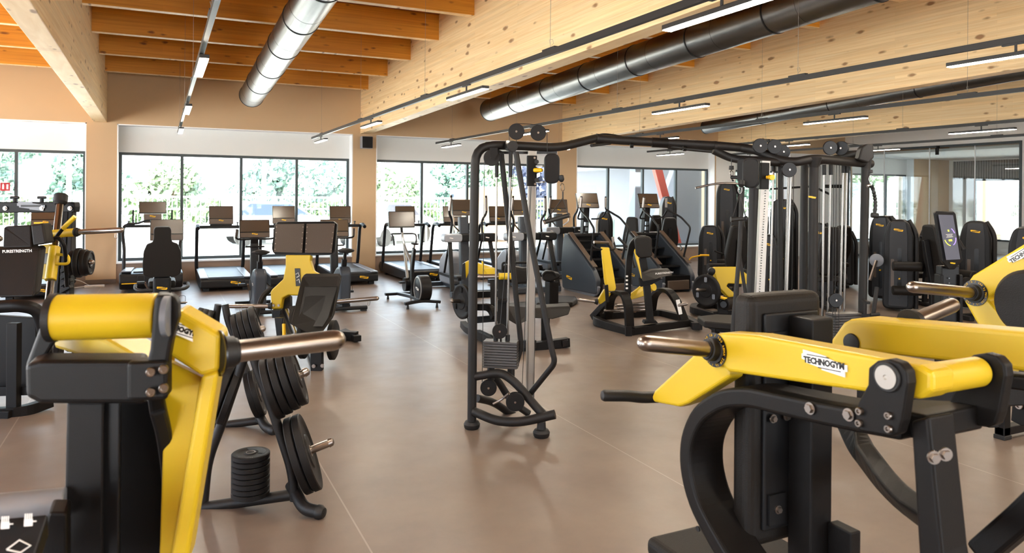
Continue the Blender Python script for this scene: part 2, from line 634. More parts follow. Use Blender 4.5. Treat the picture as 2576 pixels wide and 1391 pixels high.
# window wall: sill band, lintel band, piers
b = MB()
edges = [-7.0] + [x for ab in OPEN for x in ab] + [27.0]
for i in range(0, len(edges), 2):
    b.box(edges[i], edges[i + 1], WY, WY + 0.55, 0, ZO)
b.box(-7, 27, WY, WY + 0.55, ZO, 5.6)
st('wall_back', b, 'wall')
b = MB()
for a, c in OPEN:
    b.box(a, c, WY + 0.02, WY + 0.55, 0.0, ZS - 0.03)
st('wall_back_right', MB().box(16.81, GX - .05, WY - .02, WY - .001, 0, ZO).box(13.97, 14.64, WY - .02, WY - .001, 0, ZO), 'wallw')
st('wall_back_sill', b, 'tilewall')
n = 0
for k, (a, c) in enumerate(OPEN):
    n += 1
    t = 0.02
    b = MB().box(a, a + t, WY - 0.004, FY - 0.03, ZS, ZO)
    b.box(c - t, c, WY - 0.004, FY - 0.03, ZS, ZO)
    b.box(a, c, WY - 0.004, FY - 0.03, ZO - t, ZO)
    b.box(a, c, WY - 0.012, FY - 0.03, ZS - 0.03, ZS)
    st('trim_%d' % n, b, 'reveal')
    st('trim_%d' % (n + 10), MB().box(a + t, c - t, FY - 0.06, FY + 0.06, ZF, ZO - t), 'fascia')
    cnt = {4: 2, 5: 3}.get(k, 4)
    f = MB()
    w0, w1 = a + t, c - t
    fw = 0.055
    f.box(w0, w1, FY - 0.04, FY + 0.04, ZF - fw, ZF)
    f.box(w0, w1, FY - 0.04, FY + 0.04, ZS, ZS + fw)
    for i in range(cnt + 1):
        x = w0 + (w1 - w0) * i / cnt
        h = fw / 2 if 0 < i < cnt else fw
        x0 = x - (h if i > 0 else 0)
        x1 = x + (h if i < cnt else 0)
        f.box(x0, x1, FY - 0.04, FY + 0.04, ZS + fw, ZF - fw)
    fr = st('window_%d' % n, f, 'winframe')
    for i in range(cnt):
        x0, x1 = w0 + (w1 - w0) * i / cnt + fw / 2, w0 + (w1 - w0) * (i + 1) / cnt - fw / 2
        MB().box(x0, x1, FY - 0.005, FY + 0.005, ZS + fw, ZF - fw).build('pane', 'glass', fr)
b = MB()
for a, c in zip([edges[0]] + [x[1] for x in OPEN], [x[0] for x in OPEN] + [edges[-1]]):
    b.box(a, c, WY - 0.015, WY, 0, 0.08)
st('baseboard_back', b, 'skirt')
# side and rear walls out of view, openings added to light the beams
b = MB().box(-7.3, -7.0, -8.3, 16.5, 0, 0.25).box(-7.3, -7.0, -8.3, 16.5, 3.55, 5.6)
for y in (-8.3, -0.3, 7.7, 15.5):
    b.box(-7.3, -7.0, y, y + 1.0, 0.25, 3.55)
st('wall_left', b, 'wall')
b = MB().box(-7, 27, -8.3, -8.0, 0, 0.25).box(-7, 27, -8.3, -8.0, 3.55, 5.6)
b.box(-7, 1.6, -8.3, -8.0, .25, 3.55).box(8.8, 27, -8.3, -8.0, .25, 3.55)
st('wall_front', b, 'wall')
# glazed partition on the right, white bulkhead above it
GX, GZ = 19.1, 3.14
st('wall_right', MB().box(GX - 0.02, GX + 0.2, -8, WY, GZ + 0.06, 5.6).box(GX - 0.02, GX + 0.2, -8, 10.78, 0, GZ + 0.06), 'wallw')
b = MB().box(GX - 0.04, GX + 0.05, 10.78, WY - .1, GZ, GZ + 0.06)
b.box(GX - 0.04, GX + 0.05, 10.78, WY - .1, 0, 0.05)
b.box(GX - 0.04, GX + 0.05, 10.78, 10.84, 0.05, GZ).box(GX - 0.04, GX + 0.05, WY - 0.16, WY - 0.1, 0.05, GZ)
wp = st('window_7', b, 'winframe')
ys = [10.84, 11.95, 13.2, 14.6, WY - 0.16]
for a, c in zip(ys, ys[1:]):
    MB().box(GX, GX + 0.012, a + 0.004, c - 0.004, 0.05, GZ).build('pane', 'glassp', wp)
for y in ys[1:-1]:
    MB().box(GX - 0.006, GX + 0.018, y - 0.011, y + 0.011, 0.05, GZ).build('glazing_joint', 'reveal', wp)
# the studio behind the partition
st('wall_studio', MB().box(24.1, 24.3, 9, WY, 0, 0.4).box(24.1, 24.3, 9, WY, 2.4, 5.6).box(24.1, 24.3, 15.1, WY, 0.4, 2.4).box(24.1, 24.3, 9.0, 11.0, 0.4, 2.4), 'wallw')
M['slat'] = mat('grey_ribbed_panel', '#8d8782', 0.7)
b = MB()
for i in range(60):
    b.box(24.02, 24.1, 11.0 + i * 0.08, 11.04 + i * 0.08, 2.4, 3.0)
st('trim_21', b, 'slat')
b = MB().box(24.08, 24.16, 11, 15.1, 0.4, 0.46).box(24.08, 24.16, 11, 15.1, 2.34, 2.4)
for y in (11.0, 12.3, 13.6, 15.04):
    b.box(24.08, 24.16, y, y + 0.06, 0.46, 2.34)
fr = st('window_8', b, 'winframe')
MB().box(24.11, 24.12, 11.06, 15.04, 0.46, 2.34).build('pane', 'glass', fr)
st('ceiling_studio', MB().box(19.3, 24.1, 8, WY, 3.05, 3.12), 'reveal')
# ------------------------------------------------------------------ roof
def roofz(y):
    return 3.965 + (15.35 - y) * 0.052
BX = [-6.12, -1.05, 4.05, 9.14, 14.14]
ORD = ['far left', 'left', 'second', 'third', 'rightmost']
for k, x in enumerate(BX):
    zb = [3.075 + (WY - y) * .0185 for y in (-8, WY - .002)]
    o = MB().slab([(x - .11, -8, zb[0]), (x - .11, WY - .002, zb[1]), (x - .11, WY - .002, 5.3), (x - .11, -8, 5.6)], .22, (1, 0, 0)).build('glulam_beam', 'beam', bev=0.006)
    tag(o, ['pale glulam roof beam outside the left edge', 'leftmost pale glulam beam, its wide underside crossing the top left corner',
            'pale glulam beam ending above the small black wall speaker', 'deep pale glulam beam behind the dark middle duct',
            'rightmost pale glulam beam, next to the white wall over the glass partition'][k], 'ceiling beam', 'pale glulam roof beams')
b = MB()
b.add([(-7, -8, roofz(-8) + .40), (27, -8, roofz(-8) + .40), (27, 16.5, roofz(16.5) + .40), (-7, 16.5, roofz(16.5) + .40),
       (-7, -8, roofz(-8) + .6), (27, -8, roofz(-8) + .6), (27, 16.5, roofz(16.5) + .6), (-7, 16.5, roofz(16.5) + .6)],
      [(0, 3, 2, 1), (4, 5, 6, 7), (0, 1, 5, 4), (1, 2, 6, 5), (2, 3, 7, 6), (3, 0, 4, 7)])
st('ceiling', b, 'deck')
BAYS = [(-6.01, -1.16, 'bay left of the leftmost beam'), (-0.94, 3.94, 'bay of the bright silver duct'), (4.16, 9.03, 'bay of the dark middle duct'), (9.25, 14.03, 'bay of the thin right duct'), (14.25, 19.08, 'bay beside the glass partition')]
NTH = ['nearest the window wall', 'second from the window wall', 'third from the window wall', 'fourth from the window wall', 'fifth from the window wall', 'sixth from the window wall', 'seventh from the window wall', 'eighth from the window wall', 'ninth from the window wall', 'tenth from the window wall', 'eleventh from the window wall', 'twelfth from the window wall', 'thirteenth from the window wall', 'fourteenth from the window wall', 'fifteenth from the window wall', 'last from the window wall']
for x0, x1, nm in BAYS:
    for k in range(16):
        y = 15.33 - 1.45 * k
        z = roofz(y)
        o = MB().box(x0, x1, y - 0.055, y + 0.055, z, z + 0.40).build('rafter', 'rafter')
        MB().box(x0, x1, y - 0.0552, y + 0.0552, z - 0.006, z + 0.001).build('lit_underside_tint', 'beam', o)  # light from below painted in as a paler wood colour on the bottom face
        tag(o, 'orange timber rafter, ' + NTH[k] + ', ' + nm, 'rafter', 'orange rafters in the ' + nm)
# ------------------------------------------------------------------ lighting tracks
M['lamp'] = mat('lit_diffuser', '#fff6e6', 0.4, emit=(1.0, 0.9, 0.74), es=40.0)
M['track'] = mat('black_track', '#1d1b1a', 0.4)
M['wire'] = mat('thin_steel_wire', '#8c8880', 0.4, 0.8)
TRX = [0.28, 2.72, 5.35, 7.85, 10.9, 13.4]
TNM = ['track above the treadmills', 'track before the second beam', 'track before the third beam', 'track beside the thin duct', 'track below the rightmost beam', 'track topping the glass partition']
TNM_ = ['silver-lit track over the treadmills at left', 'track crossing in front of the second beam', 'track in front of the third beam', 'track beside the thin right duct', 'track below the rightmost beam', 'track along the top of the glass partition']
ZT = 2.86
for k, x in enumerate(TRX):
    t = thing('light_track', 'black suspended lighting ' + TNM[k], 'lighting track', (x, 14.9, ZT), 0, 'suspended lighting tracks')
    MB().box(-0.017, 0.017, -22.5, 0.05, -0.0225, 0.0225).build('rail', 'track', t)
    y = -0.9
    while y > -22:
        zz = roofz(14.9 + y)
        MB().box(-0.02, 0.02, y - 0.10, y + 0.10, 0.0225, 0.036).build('rail_coupler', 'track', t)
        MB().cyl((0, y, 0.036), (0, y, zz - ZT), 0.0016, n=5).tube([(0, y, 0.05), (0.03, y, 0.075), (0.02, y, 0.105), (-0.01, y, 0.10), (0, y, 0.06)], 0.0015, 5).build('suspension_wire', 'wire', t)
        y -= 3.0
LN = ['closest to the windows', 'second from the windows', 'third from the windows', 'fourth from the windows', 'fifth from the windows', 'sixth from the windows']
proto = None
for k, x in enumerate(TRX):
    for j in range(6):
        y = 14.05 - 3.66 * j if k else 12.98 - 3.33 * j
        lb = 'lit slim linear lamp, ' + LN[j] + ', on the ' + TNM[k]
        if proto is None:
            t = thing('linear_lamp', lb, 'lamp', (x, y, ZT - 0.023), 0, 'linear lamps on the tracks')
            MB().box(-0.012, 0.012, -0.09, 0.09, -0.012, 0).cyl((0, 0, -0.012), (0, 0, -0.066), 0.009, n=10).build('mount', 'track', t)
            MB().box(-0.035, 0.035, -0.48, 0.48, -0.095, -0.066).build('housing', 'track', t, bev=0.003)
            MB().box(-0.031, 0.031, -0.475, 0.475, -0.100, -0.0952).build('diffuser', 'lamp', t)
            proto = t
        else:
            copy_tree(proto, lb, (x, y, ZT - 0.023))
# ------------------------------------------------------------------ ducts
M['duct'] = mat('galvanised_duct', '#7d7b79', 0.32, 1.0, var=0.14, vscale=5)
M['gasket'] = mat('black_duct_gasket', '#151413', 0.5)
def duct(x, z, r, y0, y1, label, ring, sl=.056):
    t = thing('air_duct', label, 'air duct', (x, y0, z), 0)
    L = y0 - y1
    ax = (0, -1, sl)
    MB().lathe((0, 0, 0), ax, [(0, r - .03), (0, r), (L, r)], 48).build('duct_body', 'duct', t)
    MB().lathe((0, 0.003, 0), ax, [(-.004, r * .2), (-.004, r - .028), (0.02, r - .028)], 32).build('end_cap', 'alu', t)
    y, k = 0.0, 0
    while y < L:
        h = ring * .36
        MB().lathe((0, -y, y * sl), ax, [(-.008, r), (-.008, r + .008), (.008, r + .008), (.008, r)], 48).build('joint_ring', 'gasket', t)
        MB().lathe((0, -y - h, (y + h) * sl), ax, [(-.0015, r), (-.0015, r + .0015), (.0015, r + .0015), (.0015, r)], 48).build('seam', 'track', t)
        if k % 2 == 0:
            MB().cyl((0, -y - .02, r + y * sl - .01), (0, -y - .02, roofz(y0 - y) - z), 0.0018, n=5).build('hanger_wire', 'wire', t)
        y += ring
        k += 1
duct(1.53, 3.60, 0.22, 14.6, -7.5, 'bright silver round duct hanging in the bay at top left', 1.36)
duct(6.42, 3.59, 0.232, 14.5, -7.5, 'large dark-looking round steel duct above the cable station', 1.36, .036)
duct(11.6, 3.39, 0.15, 13.6, -7.5, 'thin round steel duct near the right-hand beam', 1.8, .042)
# speaker on the pier
t = thing('wall_speaker', 'small black box speaker on the pier under the second beam', 'speaker', (4.02, 15.72, 2.87))
MB().box(-.12, .12, -.09, .09, -.13, .13).build('cabinet', 'grey', t, bev=.008)
MB().box(-.112, .112, -.104, -.09, -.122, .122).build('grille', 'black', t, bev=.004)
MB().cyl((0, .09, 0), (0, .23, 0), .02, n=10).build('wall_bracket', 'black', t)
t = MB().cyl((18.98, 12.9, 3.12), (18.98, 12.9, 2.94), .045, n=20).box(18.97, 19.07, 12.88, 12.92, 3.12, 3.18).build('spotlight', 'black')
tag(t, 'small black cylinder spotlight at the top edge of the glass partition', 'spotlight')
# ================================================================== outside
M['ground'] = mat('pale_concrete_yard', '#ece8e0', 0.9, var=0.05, vscale=0.7)
M['fence'] = mat('white_fence', '#bfc2c0', 0.6)
M['leafa'] = mat('light_leaves', '#a0b094', 0.7, var=0.3, vscale=1.5)
M['leafb'] = mat('mid_leaves', '#86a092', 0.7, var=0.3, vscale=1.5)
M['leafd'] = mat('dark_leaves', '#585e78', 0.7, var=0.3, vscale=1.5)
M['bark'] = mat('bark', '#6b5a48', 0.9)
M['facade'] = mat('grey_facade', '#6c717b', 0.6)
M['redp'] = mat('red_post', '#a83a2c', 0.5)
M['carw'] = mat('white_car_paint', '#9a9ca0', 0.25)
M['carglass'] = mat('car_glass', '#3c4655', 0.1)
M['vano'] = mat('orange_van_paint', '#c09870', 0.3)
tag(MB().box(-70, 90, -70, 120, -0.3, -0.12).build('yard_ground', 'ground'), 'pale concrete yard outside the windows', 'ground')['kind'] = 'structure'
def blob(mb, c, r, seed, n=420, leaf=0.16):
    rnd = random.Random(seed)
    for i in range(n):
        u, v = rnd.uniform(-1, 1), rnd.uniform(0, 2 * PI)
        q = math.sqrt(1 - u * u)
        k = rnd.uniform(0.55, 1.0) ** 0.5 * (1 + .25 * math.sin(3 * v + seed) * q)
        p = V(c[0] + r[0] * q * math.cos(v) * k, c[1] + r[1] * q * math.sin(v) * k, c[2] + r[2] * u * k)
        a = V(rnd.uniform(-1, 1), rnd.uniform(-1, 1), rnd.uniform(-1, 1)).normalized()
        e = a.orthogonal().normalized()
        g = a.cross(e)
        s = leaf * rnd.uniform(0.6, 1.5)
        mb.add([p - e * s, p - g * s * .6, p + e * s, p + g * s * .6], [(0, 1, 2, 3)])
TREE = ['round pale green tree behind the fence, ']
def tree(x, y, h, r, m, label, seed):
    t = thing('tree', label, 'tree', (x, y, -.15), 0, 'trees beyond the fence')
    b = MB()
    rr = random.Random(seed)
    for i in range(5):
        blob(b, (rr.uniform(-.5, .5) * r, rr.uniform(-.4, .4) * r, h * (.26 + .14 * i)), (r * rr.uniform(.42, .6), r * .5, h * .2), seed * 7 + i, 900, .22)
    b.build('crown', m, t)
    MB().cyl((0, 0, 0), (0, 0, h * .6), .2, .1, n=8).build('trunk', 'bark', t)
Q = [(-8.5, 46, 5.4, 3.0, 'leafb'), (-3.6, 50, 4.2, 2.6, 'leafb'), (0.6, 44, 3.6, 2.4, 'leafa'), (5.7, 47, 4.4, 2.6, 'leafb'), (8.8, 44, 3.9, 2.5, 'leafb'), (12.6, 47, 4.2, 2.6, 'leafa'),
     (16.5, 44, 4.2, 2.6, 'leafb'), (20.8, 48, 4.0, 2.5, 'leafa'), (26, 45, 4.3, 2.6, 'leafb'), (20.6, 37, 7.4, 3.2, 'leafd'), (25.6, 39, 7.2, 3.2, 'leafd'), (30.2, 42, 6, 3.2, 'leafb'), (36, 44, 5, 3.2, 'leafa'), (42, 46, 5, 3.2, 'leafb'), (50, 46, 5, 3.6, 'leafb'), (58, 46, 5, 3.6, 'leafa')]
W1 = ['in the left-hand window', 'at the left end of the second window', 'left of the pale lamp post', 'behind the third treadmill', 'behind the fourth treadmill', 'in the last pane of the second window', 'in the first pane of the third window', 'in the second pane of the third window', 'behind the cable station pulleys', 'left of the purple-leaved trees', 'behind the first stair climber']
W1 += ['behind the left stair climber', 'between the two stair climbers', 'right of the purple-leaved trees', 'behind the tall lat machines', 'behind the lat machines, farther right', 'seen through the studio glass', 'at the far right beyond the studio glass']
W1 = W1[:9] + W1[11:]
for i, (x, y, h, r, m) in enumerate(Q):
    lb = {'leafa': 'pale green bushy tree ', 'leafb': 'mid green leafy tree ', 'leafd': 'tall purple-leaved tree '}[m]
    tree(x, y, h, r, m, lb + W1[i], i + 3)
b = MB()
for i in range(70):
    blob(b, (-14 + i * 1.15, 34, .75), (.9, .5, .75), i + 200, 130, .13)
o = b.build('hedge', mat('hedge_leaves', '#4c6238', .7, var=.35, vscale=2))
tag(o, 'clipped light green hedge behind the white fence', 'hedge')
t = thing('railing_fence', 'white bar fence with square piers along the yard', 'fence', (0, 32, -.12))
b = MB()
for i in range(14):
    x = -13 + i * 5.2
    MB().box(x - .38, x + .38, -.25, .25, 0, 1.86).build('pier', 'fence', t)
b = MB().box(-13, 60, -.04, .04, 1.66, 1.74).box(-13, 60, -.04, .04, 1.18, 1.25)
b.build('rail', 'fence', t)
MB().box(-13, 60, -.12, .12, 0, .62).build('low_wall', 'fence', t)
b = MB()
for i in range(420):
    x = -13 + i * .174
    b.box(x - .012, x + .012, -.012, .012, .62, 1.70)
b.build('bars', 'fence', t, kind='stuff')
for i, (x, lb) in enumerate([(-2.1, 'in the left window'), (2.6, 'in the second pane of the second window'), (6.0, 'in the third pane of the second window'), (10.6, 'in the last pane of the second window'), (22.0, 'left of the purple-leaved trees')]):
    o = MB().cyl((x * 1.35, 29, -.12), (x * 1.35, 29, 7.5), .09, .06, n=10).build('lamp_post', 'fence')
    tag(o, 'thin pale lamp post standing in the yard ' + lb, 'lamp post', 'pale posts in the yard')
def car(x, y, rz, m, label, van=False):
    t = thing('car', label, 'car', (x, y, -.12), rz)
    if van:
        pr = [(-2.4, .3), (2.5, .3), (2.6, .9), (2.1, 1.25), (1.7, 2.1), (-2.4, 2.2)]
        gl = [(1.15, 1.25), (1.9, 1.25), (1.6, 1.9), (1.15, 1.9)]
    else:
        pr = [(-2.1, .35), (2.15, .35), (2.2, .8), (1.9, .98), (1.05, 1.08), (.35, 1.55), (-1.2, 1.58), (-2.0, 1.05), (-2.15, .9)]
        gl = [(-1.6, 1.08), (.95, 1.08), (.3, 1.48), (-1.15, 1.50)]
    MB().prism(rpoly(pr, .15), (0, 0, 0), (1, 0, 0), (0, 0, 1), 1.75).build('car_body', m, t, bev=.05)
    MB().prism(rpoly(gl, .05), (0, 0, 0), (1, 0, 0), (0, 0, 1), 1.77).build('side_window', 'carglass', t)
    for sx in (-1.35, 1.4):
        for sy in (-.8, .8):
            MB().lathe((sx, sy - .1, .32), (0, 1, 0), [(0, .2), (0, .32), (.2, .32), (.2, .2)], 20).build('wheel', 'rubber', t)
car(3.9, 28.3, 0.1, 'carw', 'white estate car parked behind the third treadmill')
car(7.7, 27.0, 0.7, 'carw', 'white car parked beyond the fifth treadmill')
car(12.3, 28.6, 1.5, 'vano', 'orange van seen between the treadmill screens', True)
for i in range(9):
    p = PZ(640 + i * 34, 570, -.12)
    tag(MB().cyl((6.2 + i * .95, 20.8, -.12), (6.2 + i * .95, 20.8, .95), .03, n=8).build('bollard', 'leafb'), ['thin green bollard outside, ' + s for s in ('leftmost of its row', 'second of its row', 'third of its row', 'fourth of its row', 'fifth of its row', 'sixth of its row', 'seventh of its row', 'eighth of its row', 'last of its row')][i], 'bollard', 'green bollards outside the windows')
# projecting entrance block outside on the right
t = thing('entrance_block', 'grey projecting building wing outside the window right of the climbers', 'building', (14.9, 18.2, -.12))
MB().box(-.6, 1.6, 0, 6, 0, 4.2).build('wall', 'facade', t)
MB().box(-1.9, -.6, .2, 6, 2.78, 4.2).build('canopy', 'facade', t)
MB().box(-1.85, -1.55, .3, .6, 0, 2.78).build('pillar', 'facade', t)
o = MB().bar([(13.0, 17.5, 2.9), (13.85, 17.3, -.12)], .22, .22).build('slanted_post', 'redp')
tag(o, 'slanted red post outside the window right of the stair climbers', 'post')
# fire sign on the glass
t = thing('fire_sign', 'small red fire equipment sign on the left window', 'sign', (-2.57, 16.05, 1.83))
MB().box(-.075, .075, -.004, .004, -.075, .075).build('sign_plate', mat('sign_red', '#b3202a', .4), t)
MB().box(-.045, -.015, -.006, -.004, -.045, .03).box(-.04, -.02, -.006, -.004, .03, .055).box(.02, .05, -.006, -.004, -.045, .045).build('symbol', 'white', t)
# ================================================================== cardio machines
def screen_panel(t, c, w, h, tilt, band=0.3, logo=True, mullion=False):
    """console facing -y, leaning back: centre c, size w x h"""
    uy = V(0, math.sin(tilt), math.cos(tilt))
    ux = V(1, 0, 0)
    un = ux.cross(uy)
    s = MB().prism(rrect(w, h, .012), c, ux, uy, .03).build('display', 'dark', t, bev=.002)
    hb = h * band
    MB().obox(V(c) + un * .0165 + uy * (hb / 2), w - .02, h - hb - .02, .002, ux, uy).build('screen_glass', 'screen', s)
    MB().obox(V(c) + un * .0165 - uy * (h / 2 - hb / 2), w - .02, hb - .015, .0025, ux, uy).build('control_panel', M['panel'], s)
    if logo:
        badge(s, V(c) + un * .020 - uy * (h / 2 - hb * .68), ux, uy, .085)
    return s
M['panel'] = mat('brown_control_panel', '#54463c', 0.3, spec=0.6)
M['decktop'] = mat('grey_deck_cover', '#6b6e76', 0.38, spec=0.6)

def make_treadmill():
    t = thing('treadmill', '-', 'treadmill', group='treadmills along the windows')
    MB().prism(rpoly([(0, .07), (.05, .06), (1.9, .06), (2.0, .16), (1.9, .27), (1.4, .26), (.05, .235), (0, .20)], .03), (0, 0, 0), (0, 1, 0), (0, 0, 1), .86).build('deck', 'graphite', t, bev=.012)
    MB().box(-.29, .29, .09, 1.62, .232, .250).build('running_belt', 'belt', t)
    for s in (-1, 1):
        MB().obox((s * .365, .78, .2535), .135, 1.52, .022, (1, 0, 0), (0, 1, 0.012)).build('side_rail', 'decktop', t, bev=.006)
        MB().tube([(s * .40, 1.72, .10), (s * .43, 1.66, .30), (s * .43, 1.50, 1.02), (s * .43, 1.42, 1.11), (s * .43, 1.22, 1.115), (s * .43, 1.08, 1.07)], .033, 12, fr=.12).build('upright', 'graphite', t)
        MB().cyl((s * .43, 1.24, 1.117), (s * .43, 1.09, 1.075), .036).build('hand_grip', 'rubber', t)
        MB().box(s * .33 - .05, s * .33 + .05, .12, .22, 0, .07).box(s * .33 - .05, s * .33 + .05, 1.6, 1.7, 0, .07).build('foot', 'rubber', t)
    MB().box(-.41, .41, 1.37, 1.47, 1.055, 1.115).build('cross_bar', 'graphite', t, bev=.012)
    MB().box(-.2, .2, 1.40, 1.5, 1.1, 1.15).build('console_mount', 'graphite', t, bev=.01)
    screen_panel(t, (0, 1.44, 1.315), .44, .36, .16)
    MB().cyl((.3, 1.42, 1.1), (.3, 1.42, 1.16), .012).cyl((.3, 1.42, 1.16), (.3, 1.42, 1.18), .022).build('emergency_knob', 'dark', t)
    badge(t, (.15, -.004, .15), (1, 0, 0), (0, 0, 1), .17)
    return t
TREAD = make_treadmill()
TL = [(-1.85, 'treadmill behind the left leg press'), (1.06, 'black treadmill second from the left pier, beside the recumbent bike'), (2.24, 'treadmill directly behind the leg press footplate'),
      (3.38, 'black treadmill in front of the pier with the wall speaker'), (4.79, 'black treadmill right of that pier, behind the slim grey bike'), (5.88, 'treadmill behind the left cross trainer'), (7.0, 'treadmill behind the cable station weight stack')]
for i, (x, l) in enumerate(TL):
    if i == 0:
        TREAD.location = (x, 13.9, 0)
        TREAD['label'] = l
    else:
        copy_tree(TREAD, l, (x, 13.9, 0), 0)

t = thing('treadmill', 'sled-style treadmill with raised handlebar and yellow stripe, behind the recumbent bike', 'treadmill', (-.14, 13.9, 0))
MB().prism(rpoly([(0, .2), (.02, .36), (.2, .38), (1.9, .28), (2.0, .16), (1.9, .06), (.4, .06), (.12, .1)], .04), (0, 0, 0), (0, 1, 0), (0, 0, 1), .98).build('deck', 'graphite', t, bev=.02)
b = MB()
for i in range(22):
    b.obox((0, .2 + i * .075, .385 - i * .0042), .56, .066, .012, (1, 0, 0), (0, 1, -.055))
b.build('running_belt', 'belt', t)
for s in (-1, 1):
    MB().obox((s * .385, .95, .353), .15, 1.7, .022, (1, 0, 0), (0, 1, -.055)).build('side_rail', 'decktop', t, bev=.006)
    MB().tube([(s * .47, 1.2, .3), (s * .46, 1.25, .7), (s * .50, 1.4, .98), (s * .48, 1.45, 1.13), (s * .3, 1.46, 1.16)], .03, 10, fr=.1).build('upright', 'graphite', t)
    MB().box(s * .33 - .015, s * .33 + .015, 1.5, 1.53, 1.15, 1.42).build('side_post', 'graphite', t)
    MB().cyl((s * .4, 1.42, 1.14), (s * .4, 1.42, 1.2), .012).cyl((s * .4, 1.42, 1.2), (s * .4, 1.42, 1.22), .024).build('control_knob', 'dark', t)
    MB().box(s * .3 - .07, s * .3 + .07, .3, .4, 0, .08).build('foot', 'rubber', t)
MB().box(-.45, .45, 1.4, 1.5, 1.09, 1.14).build('cross_bar', 'graphite', t, bev=.012)
MB().tube([(-.42, 1.3, 1.17), (-.25, 1.28, 1.17), (-.1, 1.27, 1.23), (.1, 1.27, 1.23), (.25, 1.28, 1.17), (.42, 1.3, 1.17)], .018, 8, fr=.05).build('handlebar', 'rubber', t)
screen_panel(t, (0, 1.45, 1.46), .46, .23, .1, band=.06, logo=False)
MB().obox((0, 1.42, 1.26), .3, .17, .03, (1, 0, 0), (0, .1, 1)).build('control_panel', 'panel', t, bev=.004)
badge(t, (0, 1.40, 1.30), (1, 0, 0), (0, 0, 1), .1)
MB().box(-.45, -.20, -.006, .01, .20, .213).build('yellow_stripe', 'ytrim', t)

# ---- upright bikes
def make_bike():
    t = thing('upright_bike', '-', 'exercise bike', group='upright bikes in front of the treadmills')
    MB().bar([(-.30, .0, .05), (.30, .0, .05)], .09, .055, rad=.02).build('rear_base_bar', 'graphite', t)
    MB().bar([(-.26, 1.05, .05), (.26, 1.05, .05)], .09, .055, rad=.02).build('front_base_bar', 'graphite', t)
    MB().bar([(0, .04, .07), (0, 1.02, .07)], .12, .06).build('spine', 'black', t)
    for s in (-1, 1):
        MB().box(s * .25 - .04, s * .25 + .04, -.04, .04, 0, .024).build('foot', 'rubber', t)
        MB().bar([(s * .10, .62, .30), (s * .13, .62 + s * .13, .30 - s * .1)], .03, .02).build('crank_arm', 'steel', t)
        p = V(s * .22, .62 + s * .13, .30 - s * .1)
        MB().obox(p, .1, .09, .03, (1, 0, 0), (0, 1, 0)).tube([p + V(-.045, .04, 0), p + V(-.045, .02, .09), p + V(.045, .02, .09), p + V(.045, .04, 0)], .003, 5, fr=.03).build('pedal', 'rubber', t)
    MB().prism(rpoly([(.10, .08), (.62, .08), (.85, .22), (.78, .42), (.35, .64), (.14, .66), (.08, .58)], .07), (0, 0, 0), (0, 1, 0), (0, 0, 1), .17).build('drive_cover', 'cover', t, bev=.035, seg=3)
    MB().cyl((-.09, .62, .30), (.09, .62, .30), .16, n=28).build('crank_disc', 'graphite', t)
    MB().bar([(0, .22, .60), (0, .14, .87)], .045, .06, rad=.015).bar([(0, .235, .58), (0, .19, .76)], .075, .085, rad=.02).build('seat_post', 'graphite', t)
    sd = MB()
    pr = [(.0, .022), (.03, .085), (.10, .115), (.17, .09), (.26, .035), (.31, .022), (.33, .008)]
    rings = []
    for y, wd in [(a, c * 1.25) for a, c in pr]:
        rings.append([V(wd * math.cos(a), y - .02, .90 + .035 * math.sin(a)) for a in [2 * PI * k / 14 for k in range(14)]])
    sd.loft(rings).build('saddle', 'pad', t, sub=1)
    MB().bar([(0, .86, .12), (0, .93, .98), (0, .90, 1.08)], .12, .10, rad=.03).build('console_mast', 'graphite', t)
    MB().tube([(-.27, .72, 1.20), (-.28, .78, 1.06), (-.2, .83, 1.045), (0, .86, 1.05), (.2, .83, 1.045), (.28, .78, 1.06), (.27, .72, 1.20)], .015, 8, fr=.04).tube([(-.14, .84, .93), (.14, .84, .93)], .014, 8).build('handlebar', 'graphite', t)
    for s in (-1, 1):
        MB().cyl((s * .278, .765, 1.09), (s * .27, .72, 1.20), .02).build('hand_grip', 'steel', t)
    screen_panel(t, (0, .90, 1.20), .44, .28, .25)
    badge(t, (-.09, .28, .42), (0, -1, 0), (0, 0, 1), .1, 'white')
    return t
B1 = make_bike()
B1.location = (1.30, 10.95, 0)
B1['label'] = 'black upright exercise bike left of the leg press footplate'
copy_tree(B1, 'black upright exercise bike right of the leg press footplate', (2.50, 10.85, 0), 0)

# ---- recumbent bike
t = thing('recumbent_bike', 'black recumbent exercise bike seen from behind its padded backrest', 'exercise bike', (.02, 10.85, 0))
o = [(-.105, .98), (-.105, 1.10), (-.085, 1.135), (.085, 1.135), (.105, 1.10), (.105, .98), (.12, .925), (.185, .905), (.225, .80), (.235, .62), (.225, .50), (.16, .46), (-.16, .46), (-.225, .50), (-.235, .62), (-.225, .80), (-.185, .905), (-.12, .925)]
MB().prism(rpoly([(a, c + .17) for a, c in o], .02, 2), (0, .06, 0), (1, 0, 0), (0, -.12, 1), .07).build('backrest', 'pad', t, bev=.015, seg=3)
MB().box(-.17, .17, .12, .58, .46, .55).build('seat', 'pad', t, bev=.03, seg=3)
MB().box(-.11, .11, -.02, .35, .12, .62).build('seat_carriage', 'graphite', t, bev=.03, seg=3)
badge(t, (0, -.024, .47), (1, 0, 0), (0, 0, 1), .13)
MB().bar([(0, .0, .10), (0, 1.25, .10)], .18, .14, rad=.04).build('spine', 'graphite', t)
MB().bar([(-.25, -.03, .05), (.25, -.03, .05)], .09, .08, rad=.02).bar([(-.25, 1.2, .04), (.25, 1.2, .04)], .09, .08, rad=.02).build('base_bar', 'graphite', t)
